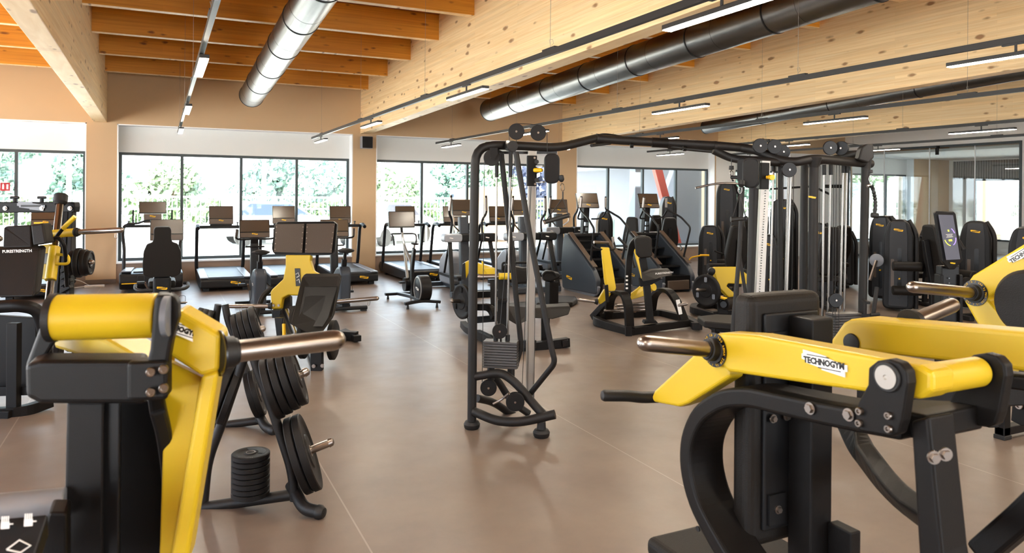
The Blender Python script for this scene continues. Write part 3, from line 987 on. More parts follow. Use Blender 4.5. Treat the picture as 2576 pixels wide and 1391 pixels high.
for s in (-1, 1):
    MB().tube([(s * .1, .04, .44), (s * .27, .03, .44), (s * .325, .12, .46), (s * .325, .3, .49), (s * .27, .32, .49)], .022, 10, fr=.05).build('side_handle', 'rubber', t)
    MB().tube([(s * .11, .0, .27), (s * .31, .0, .26)], .009, 8).build('adjusting_lever', 'steel', t)
    MB().tube([(s * .08, .18, .82), (s * .22, .30, .85)], .02, 8).build('upper_handle', 'rubber', t)
    p = V(s * .27, .85 + s * .1, .30 - s * .17)
    MB().obox(p, .1, .09, .03, (1, 0, 0), (0, 1, 0)).tube([p + V(-.045, .04, 0), p + V(-.045, .02, .1), p + V(.045, .02, .1), p + V(.045, .04, 0)], .003, 5, fr=.03).build('pedal', 'rubber', t)
    MB().bar([(s * .14, .85, .30), p - V(s * .05, 0, 0)], .03, .02).build('crank_arm', 'steel', t)
MB().prism(rpoly([(.62, .14), (1.25, .14), (1.28, .4), (1.0, .58), (.72, .5)], .07), (0, 0, 0), (0, 1, 0), (0, 0, 1), .2).build('drive_cover', 'cover', t, bev=.03)
MB().bar([(.03, 1.1, .5), (.03, 1.02, 1.2)], .06, .08, rad=.02).build('console_mast', 'graphite', t)
screen_panel(t, (.06, .98, 1.20), .44, .31, .12, logo=False)

# ---- slim indoor bike
t = thing('indoor_bike', 'slim silver-framed indoor bike with a big rear flywheel, nearest the pier', 'exercise bike', (3.62, 10.72, 0))
M['bikeframe'] = mat('silver_bike_frame', '#8f8d8a', 0.3, 0.6)
MB().bar(fil([(-.27, .0, .085), (0, .0, .12), (.30, .0, .085)], .1), .08, .045).build('rear_base_bar', 'graphite', t, bev=.008)
MB().bar([(-.25, 1.15, .085), (.25, 1.15, .085)], .08, .045).bar([(0, .04, .12), (0, .5, .12), (-.03, 1.12, .09)], .07, .05, fr=.1).build('front_base_bar', 'graphite', t, bev=.008)
for x, y in ((-.22, 0), (.25, 0), (-.2, 1.15), (.2, 1.15)):
    MB().cyl((x, y, 0), (x, y, .065), .022, .012).build('foot', 'rubber', t)
fwc = V(.06, .12, .29)
MB().lathe(fwc, (1, 0, 0), [(-.09, 0), (-.09, .18), (-.075, .205), (.075, .205), (.09, .18), (.09, 0)], 40).build('flywheel_housing', 'graphite', t)
MB().lathe(fwc, (-1, 0, 0), [(.088, .165), (.094, .172), (.094, .182), (.088, .19)], 40).build('silver_ring', 'alu', t)
badge(t, fwc + V(-.094, 0, 0), (0, -1, 0), (0, 0, 1), .14, 'white')
MB().bar([(-.01, .42, .12), (-.015, .45, .55), (-.01, .36, .9)], .045, .1, up=(0, 1, 0), fr=.1).build('seat_tube', 'graphite', t, bev=.01)
MB().tube([(-.01, .47, .62), (-.02, .85, .92), (-.03, .92, 1.05), (-.03, .93, 1.12)], .022, 8, fr=.05).tube([(-.02, .86, .93), (-.02, .62, .28)], .024, 8).build('frame', 'bikeframe', t)
MB().tube([(-.02, .5, .5), (-.02, .62, .25), (-.02, .45, .2)], .02, 8, fr=.05).cyl((-.09, .62, .30), (.07, .62, .30), .11, n=24).build('crank_disc', 'dark', t)
for s in (-1, 1):
    MB().obox((s * .14 - .02, .62 + s * .12, .30 - s * .05), .09, .08, .03, (1, 0, 0), (0, 1, 0)).build('pedal', 'rubber', t)
    MB().tube([(s * .02 - .03, .95, 1.10), (s * .19 - .03, .95, 1.10), (s * .20 - .03, .82, 1.09), (s * .19 - .03, .76, 1.0), (s * .18 - .03, .78, .92)], .014, 8, fr=.05).build('handlebar', 'rubber', t)
MB().cyl((-.01, .36, .9), (-.01, .34, .96), .014).build('seat_post', 'steel', t)
rings = []
for y, wd in [(.0, .02), (.03, .06), (.08, .07), (.14, .05), (.22, .02), (.26, .008)]:
    rings.append([V(wd * math.cos(a) - .01, y + .24, .97 + .018 * math.sin(a)) for a in [2 * PI * k / 12 for k in range(12)]])
MB().loft(rings).build('saddle', 'pad', t, sub=1)
MB().bar([(-.03, .95, 1.10), (-.03, .98, 1.2)], .04, .02).build('console_mount', 'graphite', t)
screen_panel(t, (-.03, .98, 1.33), .44, .27, .15, band=.05, logo=False)

# ---- stair climbers
def make_climber():
    t = thing('stair_climber', '-', 'stair climber', group='stair climbers by the window')
    pr = rpoly([(0, .05), (1.16, .03), (1.22, .45), (1.14, .98), (1.06, 1.05), (.96, 1.02), (.10, .46), (-.02, .30)], .05)
    for s in (-1, 1):
        sp_ = MB().prism(pr, (s * .335, 0, 0), (0, 1, 0), (0, 0, 1), .10).build('side_panel', 'cover', t, bev=.02, seg=3)
        MB().bar(fil([(s * .335, 1.14, .055), (s * .335, .08, .05), (s * .335, .0, .2)], .08), .12, .05, up=(1, 0, 0)).build('base_trim', 'decktop', sp_, bev=.01)
        MB().tube([(s * .33, .22, .56), (s * .33, .25, .62), (s * .36, .10, 1.18), (s * .34, .35, 1.36), (s * .30, .62, 1.46), (s * .27, .72, 1.50), (s * .26, .70, 1.74)], .019, 10, fr=.06).build('handrail', 'graphite', t)
        MB().tube([(s * .28, .70, 1.48), (s * .27, .80, 1.36), (s * .22, .88, 1.32), (s * .08, .90, 1.32)], .016, 8, fr=.05).build('inner_rail', 'graphite', t)
        MB().cyl((s * .27, .715, 1.54), (s * .26, .70, 1.72), .023).build('hand_grip', 'steel', t)
        badge(sp_, (s * .388, .90 if s < 0 else .3, .25), (0, -s * -1 if s > 0 else -1, 0) if s > 0 else (0, -1, 0), (0, 0, 1), .2)
        MB().obox((s * .335, .52, .795), .09, 1.03, .012, (1, 0, 0), (0, .86, .555)).build('ramp_trim', 'panel', sp_)
    b = MB()
    for i in range(5):
        z = .30 + i * .155
        y = .04 + i * .24
        o_ = MB().box(-.28, .28, y, y + .26, z - .03, z).build('step', 'graphite', t, bev=.004)
        b.box(-.28, .28, y + .2, y + .22, z - .16, z - .03)
    b.box(-.28, .28, .0, .04, .06, .30).box(-.28, .28, 1.05, 1.10, .06, 1.0)
    b.build('riser', 'dark', t)
    MB().box(-.24, .24, -.03, .03, .05, .22).build('rear_panel', 'panel', t, bev=.01)
    MB().box(-.36, .36, .98, 1.16, .98, 1.05).build('top_cover', 'graphite', t, bev=.02)
    b = MB()
    for s in (-1, 1):
        b.bar([(s * .055, 1.02, 1.04), (s * .05, .98, 1.52)], .02, .09, up=(0, 1, 0))
    b.box(-.05, .05, .97, 1.0, 1.06, 1.09).box(-.05, .05, .96, .99, 1.16, 1.19).box(-.05, .05, .95, .98, 1.26, 1.52)
    b.build('console_mast', 'graphite', t)
    screen_panel(t, (0, .92, 1.66), .46, .29, .32)
    return t
C1 = make_climber()
C1.location = (7.14, 10.72, 0)
C1['label'] = 'grey stair climber on the left, its side panel facing the camera'
copy_tree(C1, 'grey stair climber on the right, behind the lever row machine', (8.52, 10.72, 0), 0)

# ---- cross trainers
def make_cross():
    t = thing('cross_trainer', '-', 'cross trainer', group='cross trainers behind the cable station')
    MB().bar([(-.46, .0, .06), (.46, .0, .06)], .12, .1, rad=.02).bar([(0, .02, .07), (0, 1.5, .07)], .14, .08).bar([(-.3, 1.5, .06), (.3, 1.5, .06)], .1, .08).build('base_frame', 'cover', t, bev=.01)
    for s in (-1, 1):
        MB().bar([(s * .43, .0, .1), (s * .38, .28, .95)], .075, .05, up=(0, 1, 0)).build('rear_leg', 'graphite', t, bev=.01)
        h = MB().prism(rrect(.34, .15, .06), (s * .34, .30, 1.0), (1, 0, 0), (0, 0, 1), .2).build('link_housing', 'grey' if s < 0 else 'graphite', t, bev=.02)
        badge(h, (s * .34 - .04, .197, 1.0), (1, 0, 0), (0, 0, 1), .07, 'white')
        MB().tube([(s * .30, .75, .35), (s * .31, .45, 1.0), (s * .28, .42, 1.3), (s * .36, .38, 1.42), (s * .33, .35, 1.74)], .021, 10, fr=.08).build('swing_arm', 'graphite', t)
        MB().cyl((s * .352, .375, 1.47), (s * .334, .352, 1.7), .025).build('hand_grip', 'steel', t)
        MB().bar([(s * .22, .2, .28), (s * .22, 1.2, .30)], .06, .05).build('pedal_bar', 'graphite', t)
        MB().prism(rpoly([(-.09, 0), (.09, 0), (.09, .4), (-.09, .4)], .05), (s * .22, .1, .33), (1, 0, 0), (0, 1, 0), .04).build('footplate', 'rubber', t, bev=.01)
        MB().tube([(s * .2, .62, 1.5), (s * .22, .5, 1.2), (s * .1, .55, 1.1)], .015, 8, fr=.05).build('fixed_handle', 'steel', t)
    MB().box(-.18, .18, .24, .36, .93, 1.07).build('centre_housing', 'graphite', t, bev=.02)
    MB().bar([(0, .5, .1), (0, .62, 1.35)], .17, .14, rad=.03).build('column', 'cover', t)
    MB().prism(rpoly([(.8, .1), (1.5, .1), (1.52, .5), (1.2, .72), (.85, .6)], .1), (0, 0, 0), (0, 1, 0), (0, 0, 1), .26).build('flywheel_cover', 'grey', t, bev=.03)
    screen_panel(t, (0, .60, 1.52), .44, .29, .18)
    return t
X1 = make_cross()
X1.location = (4.90, 11.62, 0)
X1['label'] = 'cross trainer just left behind the cable station post'
copy_tree(X1, 'cross trainer right behind the cable station rods', (6.10, 11.62, 0), 0)
t = copy_tree(X1, 'cross trainer farthest back, beside the left stair climber', (7.85, 13.4, 0), 0)
# ================================================================== foreground plate-loaded machines
def bolt(t, p, ax, r=.011, name='bolt'):
    p, ax = V(p), V(ax).normalized()
    MB().cyl(p, p + ax * .004, r * 1.35, n=16).cyl(p + ax * .004, p + ax * .012, r, r * .92, n=6).build(name, 'steel', t, True)
def bolts(t, ps, ax, r=.011):
    for p in ps:
        bolt(t, p, ax, r)
def socket(t, p, ax, r=.013):
    p, ax = V(p), V(ax).normalized()
    MB().lathe(p, ax, [(0, r), (.008, r), (.010, r * .85), (.010, r * .55), (.004, r * .5), (.004, 0)], 18).build('bolt', 'steel', t, True)

def horn(t, a, b, r=.025, collar=True, name='weight_horn'):
    """steel sleeve for plates from a (root) to b (rounded tip)"""
    a, b = V(a), V(b)
    L = (b - a).length
    d = (b - a).normalized()
    h = MB().lathe(a, d, [(0, r), (L - .03, r), (L - .018, r * .93), (L - .006, r * .7), (L, r * .35), (L, 0)], 28).build(name, 'steel', t, True)
    if collar:
        MB().lathe(a, d, [(-.004, r * 1.75), (.004, r * 1.75), (.006, r * 1.45), (.028, r * 1.4), (.030, r * 1.2), (.036, r * 1.2), (.036, r)], 28).build('rubber_collar', 'rubber', h, True)
        MB().cyl(b - d * .002, b + d * .0015, r * .22, n=12).build('tip_screw', 'chrome', h, True)
    return h

def ring_text(t, c, ax, up, r, txt, size, m='ytrim'):
    ax, up = V(ax).normalized(), V(up).normalized()
    rt = up.cross(ax).normalized()
    n = len(txt)
    b = MB()
    step = size * .66 / r
    for i, ch in enumerate(txt):
        if ch == ' ':
            continue
        a = -(n - 1) / 2 * step + i * step
        uy = up * math.cos(a) + rt * math.sin(a)
        ux = rt * math.cos(a) - up * math.sin(a)
        q = text_mb(ch, size, ux, uy, V(c) + uy * r, .0003)
        b.add(q.v, q.f)
    return b.build('ring_lettering', m, t, True)

def arm_box(name, pts, x0, x1, t, m='yellow', bev=.012):
    """box-section arm whose outline (px,py) lies in the plane x=x0 and which is x1-x0 thick"""
    q = [PX(a, b, x0) for a, b in pts]
    poly = [(p.y, p.z) for p in q]
    v = [V(x0, a, b) for a, b in poly]
    return MB().slab(v, abs(x1 - x0), (x1 - x0, 0, 0)).build(name, m, t, True, bev=bev, seg=3)

# ---- right foreground chest press ------------------------------------------------
XA = 1.61
t = thing('chest_press', 'yellow and black plate-loaded chest press in the right foreground, nearest machine there', 'strength machine', (1.85, 1.75, 0))
arm = arm_box('lever_arm', [(1771, 868), (1793, 841), (1818, 837), (1900, 843), (2310, 918), (2345, 938), (2345, 985), (2315, 1006), (2220, 993), (1830, 936)], XA, XA + .085, t)
MB().cyl(PX(2328, 955, XA + .03), PX(2328, 955, XA + .03) + V(.20, 0, 0), .037, n=32).build('pivot_sleeve', 'yellow', arm, True, bev=.004)
arm_box('handle_branch', [(1830, 900), (1780, 872), (1770, 868), (1645, 983), (1638, 998), (1643, 1012), (1706, 1024), (1730, 1016), (1835, 950)], XA + .012, XA + .075, t)
hp = PX(1641, 996, XA + .04)
hq = PY(1520, 995, hp.y + .03)
MB().tube([hp + V(.01, -.02, 0), hp + V(-.05, 0, 0), (hp + hq) / 2, hq], .021, 16, fr=.02, scale=None).build('handle', 'rubber', t, True)
MB().lathe(hq, (hq - hp), [(-.01, .021), (.0, .021), (.008, .017), (.012, .006), (.012, 0)], 16).build('handle_cap', 'rubber', t, True)
hr = PX(1799, 880, XA)
ht = PY(1607, 862, hr.y)
MB().lathe(hr + V(-.001, 0, 0), (-1, 0, 0), [(0, .055), (.003, .055), (.003, .03)], 36).build('load_label', 'dark', t, True)
ring_text(t, hr + V(-.005, 0, 0), (-1, 0, 0), (0, .25, 1), .0475, 'MAX 220 lb / 100 kg', .0125)
ring_text(t, hr + V(-.005, 0, 0), (-1, 0, 0), (0, -.25, -1), .0475, 'MAX 220 lb / 100 kg', .0125)
horn(t, hr + V(-.003, 0, 0), ht)
lo = PX(2073, 913, XA - .003)
e = (PX(2200, 938, XA) - PX(1950, 890, XA)).normalized()
badge(t, lo, e, V(0, 0, 1) - e * e.z, .148, 'white', True, True)
# pivot brackets
for k, xx in enumerate((XA - .05, XA + .235)):
    o_ = [(2183, 925), (2205, 908), (2235, 903), (2262, 912), (2280, 935), (2283, 965), (2268, 1060), (2258, 1092), (2240, 1099), (2165, 1086), (2152, 1074), (2152, 1030), (2160, 1008), (2182, 968)]
    q = [PX(a, b, XA - .05) for a, b in o_]
    sh = V(xx - (XA - .05), 0, 0) + (V(0, -.052, .0) if k else V(0, 0, 0))
    MB().slab([p + sh for p in q], .035, (1, 0, 0)).build('pivot_bracket', 'black', t, True, bev=.006, seg=3)
pc = PX(2233, 948, XA - .05)
MB().lathe(pc, (-1, 0, 0), [(0, .036), (.004, .036), (.006, .034)], 36).build('pivot_washer', 'rubber', t, True)
MB().lathe(pc + V(-.006, 0, 0), (-1, 0, 0), [(0, .028), (.003, .028), (.003, .006), (.001, .004), (.001, 0)], 36).build('pivot_cap', 'alu', t, True)
for a, b in ((2165, 1034), (2164, 1064), (2238, 1045), (2238, 1078)):
    socket(t, PX(a, b, XA - .05), (-1, 0, 0), .0095)
# top rail and front loop: flat bar bent in the y-z plane
def band(pp, x, w, h, name, t, m='black', fr=.0, rad=.008):
    pts = [PX(a, b, x) for a, b in pp]
    return MB().bar(pts, w, h, up=(1, 0, 0), fr=fr, rad=0).build(name, m, t, True, bev=rad, seg=3)
lp = [(2262, 1078), (2100, 1050), (1940, 1015), (1880, 1000), (1812, 1002), (1750, 1042), (1722, 1108), (1720, 1180), (1740, 1265), (1782, 1345), (1832, 1430), (1930, 1560)]
lpw = [PX(a, b, XA + .0) + V(.075, 0, 0) for a, b in lp]
MB().bar(fil(lpw, .08, 4), .06, .15, up=(1, 0, 0)).build('main_frame_loop', 'black', t, True, bev=.012, seg=3)
for a, b in ((2039, 1027), (2136, 1043)):
    bolt(t, PX(a, b, XA - .002), (-1, 0, 0), .0125)
MB().cyl(PX(1757, 1330, XA), PX(1757, 1330, XA) + V(-.004, 0, 0), .009, n=16).build('plug', 'rubber', t, True)
q = [PX(a, b, XA + .0) for a, b in [(2290, 1060), (2335, 1048), (2370, 1391), (2420, 1700), (2340, 1700), (2310, 1391)]]
MB().slab(q, .095, (1, 0, 0)).build('rear_post', 'black', t, True, bev=.008, seg=3)
q = [PX(a, b, XA + .04) for a, b in [(2150, 1076), (2330, 1110), (2330, 1045), (2280, 1035), (2160, 1028)]]
MB().slab(q, .22, (1, 0, 0)).build('cross_member', 'black', t, True, bev=.008, seg=3)
for a, b in ((2348, 1150), (2377, 1142)):
    bolt(t, PD(a, b, 1.60), (-.5, -1, 0), .011)
MB().bar([PX(2390, 1500, 1.72), PX(2380, 1330, 1.78), PX(2250, 1240, 2.0), PX(2160, 1120, 2.18), PX(2120, 1030, 2.22)], .07, .06, up=(1, .6, .2), fr=.25).build('far_frame_loop', 'black', t, True, bev=.01, seg=3)
# far lever arm (box beam)
XB = 2.20
q = [(2087, 858), (2120, 812), (2136, 803), (2160, 800), (2660, 842), (2660, 950), (2480, 920), (2165, 884), (2092, 878)]
arm2 = MB().slab([V(XB, p.y, p.z) for p in [PX(a, b, XB) for a, b in q]], .12, (1, 0, 0)).build('lever_arm', 'yellow', t, True, bev=.014, seg=3)
MB().lathe(PX(2143, 862, XB) + V(-.001, 0, 0), (-1, 0, 0), [(0, .033), (.006, .031), (.008, .02), (.008, 0)], 32).build('end_plug', 'rubber', arm2, True)
r_ = PX(2290, 812, XB + .12)
horn(t, r_, r_ + V(.26, .01, .05), .027)
q = [PX(a, b, XB + .02) for a, b in [(2170, 900), (2580, 950), (2580, 985), (2175, 925)]]
MB().slab(q, .1, (1, 0, 0)).build('stop_rail', 'black', t, True, bev=.006)
MB().bar([PX(2230, 1000, 1.95), PX(2560, 985, 2.45)], .075, .07).build('cross_tube', 'black', t, True, bev=.006)
badge(t, PX(2385, 1050, 1.86), (.6, -.8, 0), (0, 0, 1), .09, 'ytrim', False, True)
# backrest seen from behind
MB().box(1.725, 2.055, 1.80, 1.89, .60, 1.43).build('backrest', 'pad', t, True, bev=.032, seg=5)
MB().box(1.775, 2.015, 1.785, 1.802, .66, 1.37).build('backrest_board', 'graphite', t, True, bev=.006)
MB().box(1.88, 1.975, 1.69, 1.787, .35, 1.36).build('spine_tube', 'black', t, True, bev=.006)
for x0, x1, z0, z1 in ((1.79, 1.86, 1.22, 1.31), (1.975, 2.01, 1.22, 1.31), (1.79, 1.86, .68, .78), (1.975, 2.01, .68, .78)):
    MB().box(x0, x1, 1.775, 1.786, z0, z1).build('mounting_plate', 'graphite', t, True)
for x, z in ((1.825, 1.26), (1.995, 1.275), (1.825, .73), (1.995, .745), (1.80, 1.03), (1.86, 1.03)):
    bolt(t, (x, 1.775, z), (0, -1, 0), .0105)
MB().box(1.955, 2.0, 1.60, 1.69, .40, .70).build('guide_block', 'black', t, True, bev=.005)
MB().box(1.68, 2.16, 1.92, 2.30, .375, .45).build('seat', 'pad', t, True, bev=.028, seg=4)
MB().box(1.88, 1.97, 1.5, 2.25, .28, .35).box(1.88, 1.97, 2.05, 2.15, .0, .375).build('seat_frame', 'black', t, True, bev=.006)
MB().box(1.60, 1.70, 1.0, 2.5, 0, .07).box(2.2, 2.3, 1.0, 2.5, 0, .07).box(1.7, 2.2, 1.68, 1.78, 0, .07).build('base_frame', 'black', t, True, bev=.006)
MB().box(1.88, 1.97, 1.68, 1.78, .07, .36).box(1.615, 1.69, .9, 1.0, .0, .3).build('base_post', 'black', t, True, bev=.006)

# ---- machine beyond it at the right edge ----------------------------------------
XC = 3.29
t = thing('shoulder_press', 'yellow plate-loaded machine cut off by the right edge, elbow-shaped arm', 'strength machine', (3.5, 1.9, 0))
q = [(2432, 712), (2446, 692), (2600, 598), (2760, 480), (2790, 560), (2640, 640), (2482, 752), (2600, 890), (2600, 1010), (2540, 960), (2424, 757), (2426, 735)]
a1 = arm_box('lever_arm', q, XC, XC + .11, t)
q = [(2500, 768), (2590, 700), (2640, 640), (2760, 600), (2690, 760), (2530, 782), (2600, 880), (2590, 905)]
arm_box('inner_web', q, XC + .045, XC + .09, t)
hr = PX(2453, 737, XC)
ht = PY(2286, 721, hr.y)
MB().lathe(hr + V(-.001, 0, 0), (-1, 0, 0), [(0, .058), (.003, .058), (.003, .03)], 36).build('load_label', 'dark', t, True)
ring_text(t, hr + V(-.005, 0, 0), (-1, 0, 0), (0, .25, 1), .050, 'MAX 220 lb / 100 kg', .012)
ring_text(t, hr + V(-.005, 0, 0), (-1, 0, 0), (0, -.25, -1), .050, 'MAX 220 lb / 100 kg', .012)
horn(t, hr + V(-.003, 0, 0), ht, .025)
lo = PX(2577, 637, XC - .003)
e = (PX(2600, 616, XC) - PX(2500, 680, XC)).normalized()
badge(t, lo, e, V(0, 0, 1) - e * e.z, .15, 'white', True, True)
MB().lathe(PX(2598, 762, XC - .10), (-1, 0, 0), [(-.05, .02), (-.05, .12), (-.03, .135), (.03, .135), (.05, .12), (.05, 0)], 40).build('round_pad', 'pad', t, True)
q = [PX(a, b, 2.95) for a, b in [(2475, 950), (2700, 985), (2700, 1035), (2480, 985)]]
MB().slab(q, .08, (1, 0, 0)).build('frame_rail', 'black', t, True, bev=.006)
MB().bar([PX(2380, 975, 3.1), PX(2500, 965, 3.0)], .08, .08).bar([PX(2400, 1030, 3.1), PX(2500, 1062, 3.0)], .045, .045).build('frame_rail', 'black', t, True, bev=.005)
fp = PZ(2522, 1103)
MB().box(fp.x - .04, fp.x + .04, fp.y - .035, fp.y + .035, .012, .62).build('frame_leg', 'black', t, True, bev=.008)
MB().box(fp.x - .045, fp.x + .045, fp.y - .04, fp.y + .04, 0, .03).build('foot_cap', 'rubber', t, True, bev=.004)
q = [PX(a, b, 2.85) for a, b in [(2576, 860), (2700, 860), (2700, 1070), (2570, 1072), (2542, 1058), (2546, 1010)]]
MB().slab(q, .03, (1, 0, 0)).build('pivot_bracket', 'black', t, True, bev=.004)
for a, b in ((2560, 993), (2566, 1020)):
    socket(t, PX(a, b, 2.85), (-1, 0, 0), .014)
bolt(t, PX(2521, 998, 2.95), (-1, 0, 0), .016)
MB().box(3.2, 4.0, 1.35, 1.42, 0, .07).build('base_frame', 'black', t, True, bev=.005)
MB().box(fp.x - .04, fp.x + .7, fp.y - .035, fp.y + .035, .03, .09).build('base_rail', 'black', t, True, bev=.005)
MB().bar([V(XC + .1, 1.2, 1.6), V(XC + .2, 1.4, .9), V(XC + .1, 1.38, .06)], .09, .09, fr=.2).build('main_post', 'black', t, True, bev=.006)
MB().bar([PX(2470, 1391, 2.1), PX(2576, 1300, 2.1), PX(2640, 1240, 2.1)], .07, .07, up=(1, 0, 0)).build('low_tube', 'black', t, True, bev=.012)

# ---- left foreground machine ----------------------------------------------------
A_ = V(.966, -.26, 0)
t = thing('shoulder_press', 'large blurred yellow and black plate-loaded machine filling the left foreground corner', 'strength machine', (-.05, 1.6, 0))
rc = PD(275, 796, 1.66)
MB().cyl(rc - A_ * .115, rc + A_ * .105, .051, n=40).build('pivot_sleeve', 'yellow', t, True, bev=.006, seg=3)
def pl(pp, d):
    return [PD(a, b, d) for a, b in pp]
q = pl([(388, 748), (400, 742), (432, 742), (446, 756), (448, 800), (432, 860), (424, 905), (424, 1000), (395, 1006), (362, 1000), (362, 935), (376, 880)], 1.60)
MB().slab(q, .045, (.2, 1, 0)).build('pivot_bracket', 'black', t, True, bev=.010, seg=3)
q = pl([(124, 760), (134, 746), (160, 744), (172, 760), (170, 810), (100, 925), (62, 935), (66, 915)], 1.70)
MB().slab(q, .06, (.0, 1, 0)).build('pivot_bracket', 'black', t, True, bev=.010, seg=3)
for s_ in (-1, 1):
    MB().cyl(rc + A_ * .107 * s_, rc + A_ * .122 * s_, .054, n=32).build('bearing_ring', 'rubber', t, True)
MB().lathe(PD(428, 795, 1.60), V(.968, -.25, 0), [(-.012, .044), (.0, .044), (.002, .040), (.002, 0)], 36).build('pivot_cap', 'decktop', t, True)
b = MB().slab(pl([(62, 918), (100, 908), (366, 908), (366, 1018), (100, 1018), (64, 1000)], 1.60), .10, (.05, 1, 0))
b.build('cross_box', 'black', t, True, bev=.012, seg=3)
MB().slab(pl([(318, 912), (422, 908), (422, 1008), (318, 1012)], 1.585), .06, (.1, 1, 0)).build('cross_box_end', 'black', t, True, bev=.01, seg=3)
for a, b in ((380, 935), (412, 928), (380, 985), (412, 975)):
    socket(t, PD(a, b, 1.578), V(-.1, -1, 0), .010)
MB().slab(pl([(168, 1012), (262, 1012), (258, 1500), (158, 1500)], 1.63), .12, (.0, 1, 0)).build('rear_post', 'black', t, True, bev=.006)
MB().slab(pl([(258, 1012), (302, 1010), (298, 1500), (250, 1500)], 1.645), .1, (0, 1, 0)).build('rear_post_flange', 'graphite', t, True, bev=.004)
fl = [V(p) for p in (PD(385, 960, 1.72), PD(408, 1040, 1.78), PD(424, 1140, 1.84), PD(428, 1250, 1.88), PD(418, 1391, 1.86), PD(396, 1520, 1.8))]
MB().bar(fl, .035, .20, up=(0, 1, 0), fr=.15).build('main_frame_loop', 'graphite', t, True, bev=.008)
MB().slab(pl([(296, 1012), (400, 1008), (428, 1100), (440, 1250), (432, 1391), (420, 1500), (296, 1500)], 1.80), .06, (0, 1, 0)).build('frame_gusset', 'black', t, True, bev=.006)
# arm
top = [(446, 776), (557, 842), (552, 936), (506, 949), (420, 893), (424, 820)]
MB().slab(pl(top, 1.66), .10, (.25, 1, 0)).build('lever_arm', 'yellow', t, True, bev=.012, seg=3)
MB().slab([PD(506, 946, 1.655), PD(551, 934, 1.655), PD(470, 1430, 1.66), PD(425, 1430, 1.66)], .11, (.2, 1, 0)).build('arm_leg', 'yellow', t, True, bev=.01, seg=3)
MB().slab([PD(416, 905, 1.70), PD(508, 950, 1.70), PD(440, 1430, 1.72), PD(400, 1430, 1.72)], .03, (.2, 1, 0)).build('arm_web', 'yellow', t, True, bev=.004)
MB().bar([PD(180, 838, 1.84), PD(300, 872, 1.76), PD(400, 930, 1.70)], .09, .06).build('arm_crossbar', 'yellow', t, True, bev=.01)
r_ = PD(556, 888, 1.67)
tp = PD(866, 853, 1.86)
MB().lathe(r_ - (tp - r_).normalized() * .004, tp - r_, [(0, .052), (.004, .052), (.004, .03)], 36).build('load_label', 'dark', t, True)
horn(t, r_, tp, .0255)
badge(t, PD(447, 826, 1.652), (.86, -.1, -.35), (.3, 0, .95), .10, 'white', True, True)
# seat roller and warning placard low at the left
MB().cyl(PD(-120, 1290, 1.55), PD(165, 1262, 1.62), .031, n=28).build('foot_roller', 'grey', t, True, bev=.004)
e1 = (PD(122, 1292, 1.40) - PD(10, 1300, 1.40)).normalized()
pm = MB().slab([PD(-60, 1310, 1.40), PD(122, 1292, 1.42), PD(60, 1480, 1.36), PD(-120, 1480, 1.34)], .05, (0, .3, -1)).build('support_plate', 'graphite', t, True, bev=.004)
b = MB()
random.seed(5)
c0 = PD(50, 1335, 1.385)
for gx, gy in ((-.028, .012), (.016, .014)):
    cc = c0 + e1 * gx + V(0, 0, gy)
    b.obox(cc, .016, .012, .001, e1, (0, .25, 1))
    for k in range(4):
        b.obox(cc + e1 * (-.006 + k * .004) + V(0, 0, .011), .0022, .012, .001, e1, (.0, .25, 1))
    b.obox(cc + e1 * .011 + V(0, 0, .002), .008, .002, .001, e1, (0, .25, 1))
b.tube([c0 + V(-.02, -.004, -.03), c0 + V(.0, -.004, -.016), c0 + V(.018, -.004, -.03), c0 + V(.002, -.004, -.04), c0 + V(-.02, -.004, -.03)], .0016, 5)
b.build('warning_pictogram', 'white', pm, True)
MB().slab(pl([(122, 1290), (168, 1290), (168, 1480), (60, 1480)], 1.5), .08, (0, 1, 0)).build('seat_frame', 'black', t, True, bev=.006)
MB().box(-.75, .12, 1.45, 1.55, 0, .07).box(-.12, .02, 1.55, 2.1, 0, .07).box(-.24, -.12, 1.5, 1.62, .0, .75).build('base_frame', 'black', t, True, bev=.006)
# ================================================================== cable station
def pulley(t, c, ax, r=.055, w=.022, name='pulley'):
    c, ax = V(c), V(ax).normalized()
    p = MB().lathe(c - ax * w / 2, ax, [(0, 0), (0, r * .96), (.003, r), (w / 2 - .002, r * .95), (w / 2 + .002, r * .95), (w - .003, r), (w, r * .96), (w, 0)], 30).build(name, 'graphite', t, True)
    MB().cyl(c + ax * (w / 2), c + ax * (w / 2 + .008), .008, n=8).cyl(c - ax * (w / 2), c - ax * (w / 2 + .008), .008, n=8).build('axle', 'steel', p, True)
    return p
M['frame'] = mat('textured_graphite_tube', '#1c1918', 0.45, 0.0, 0.5, 420, spec=0.3)
FX = -FW  # towards the camera
t = thing('cable_station', 'large black cable crossover station with overhead bar, standing centre right', 'strength machine', (3.6, 4.7, 0))
CX = t
def tube(name, pp, r, parent=None, m='frame', fr=.08, n=16, world=True, up=None):
    return MB().tube([PD(*p) for p in pp], r, n, fr=fr).build(name, m, parent or CX, True)
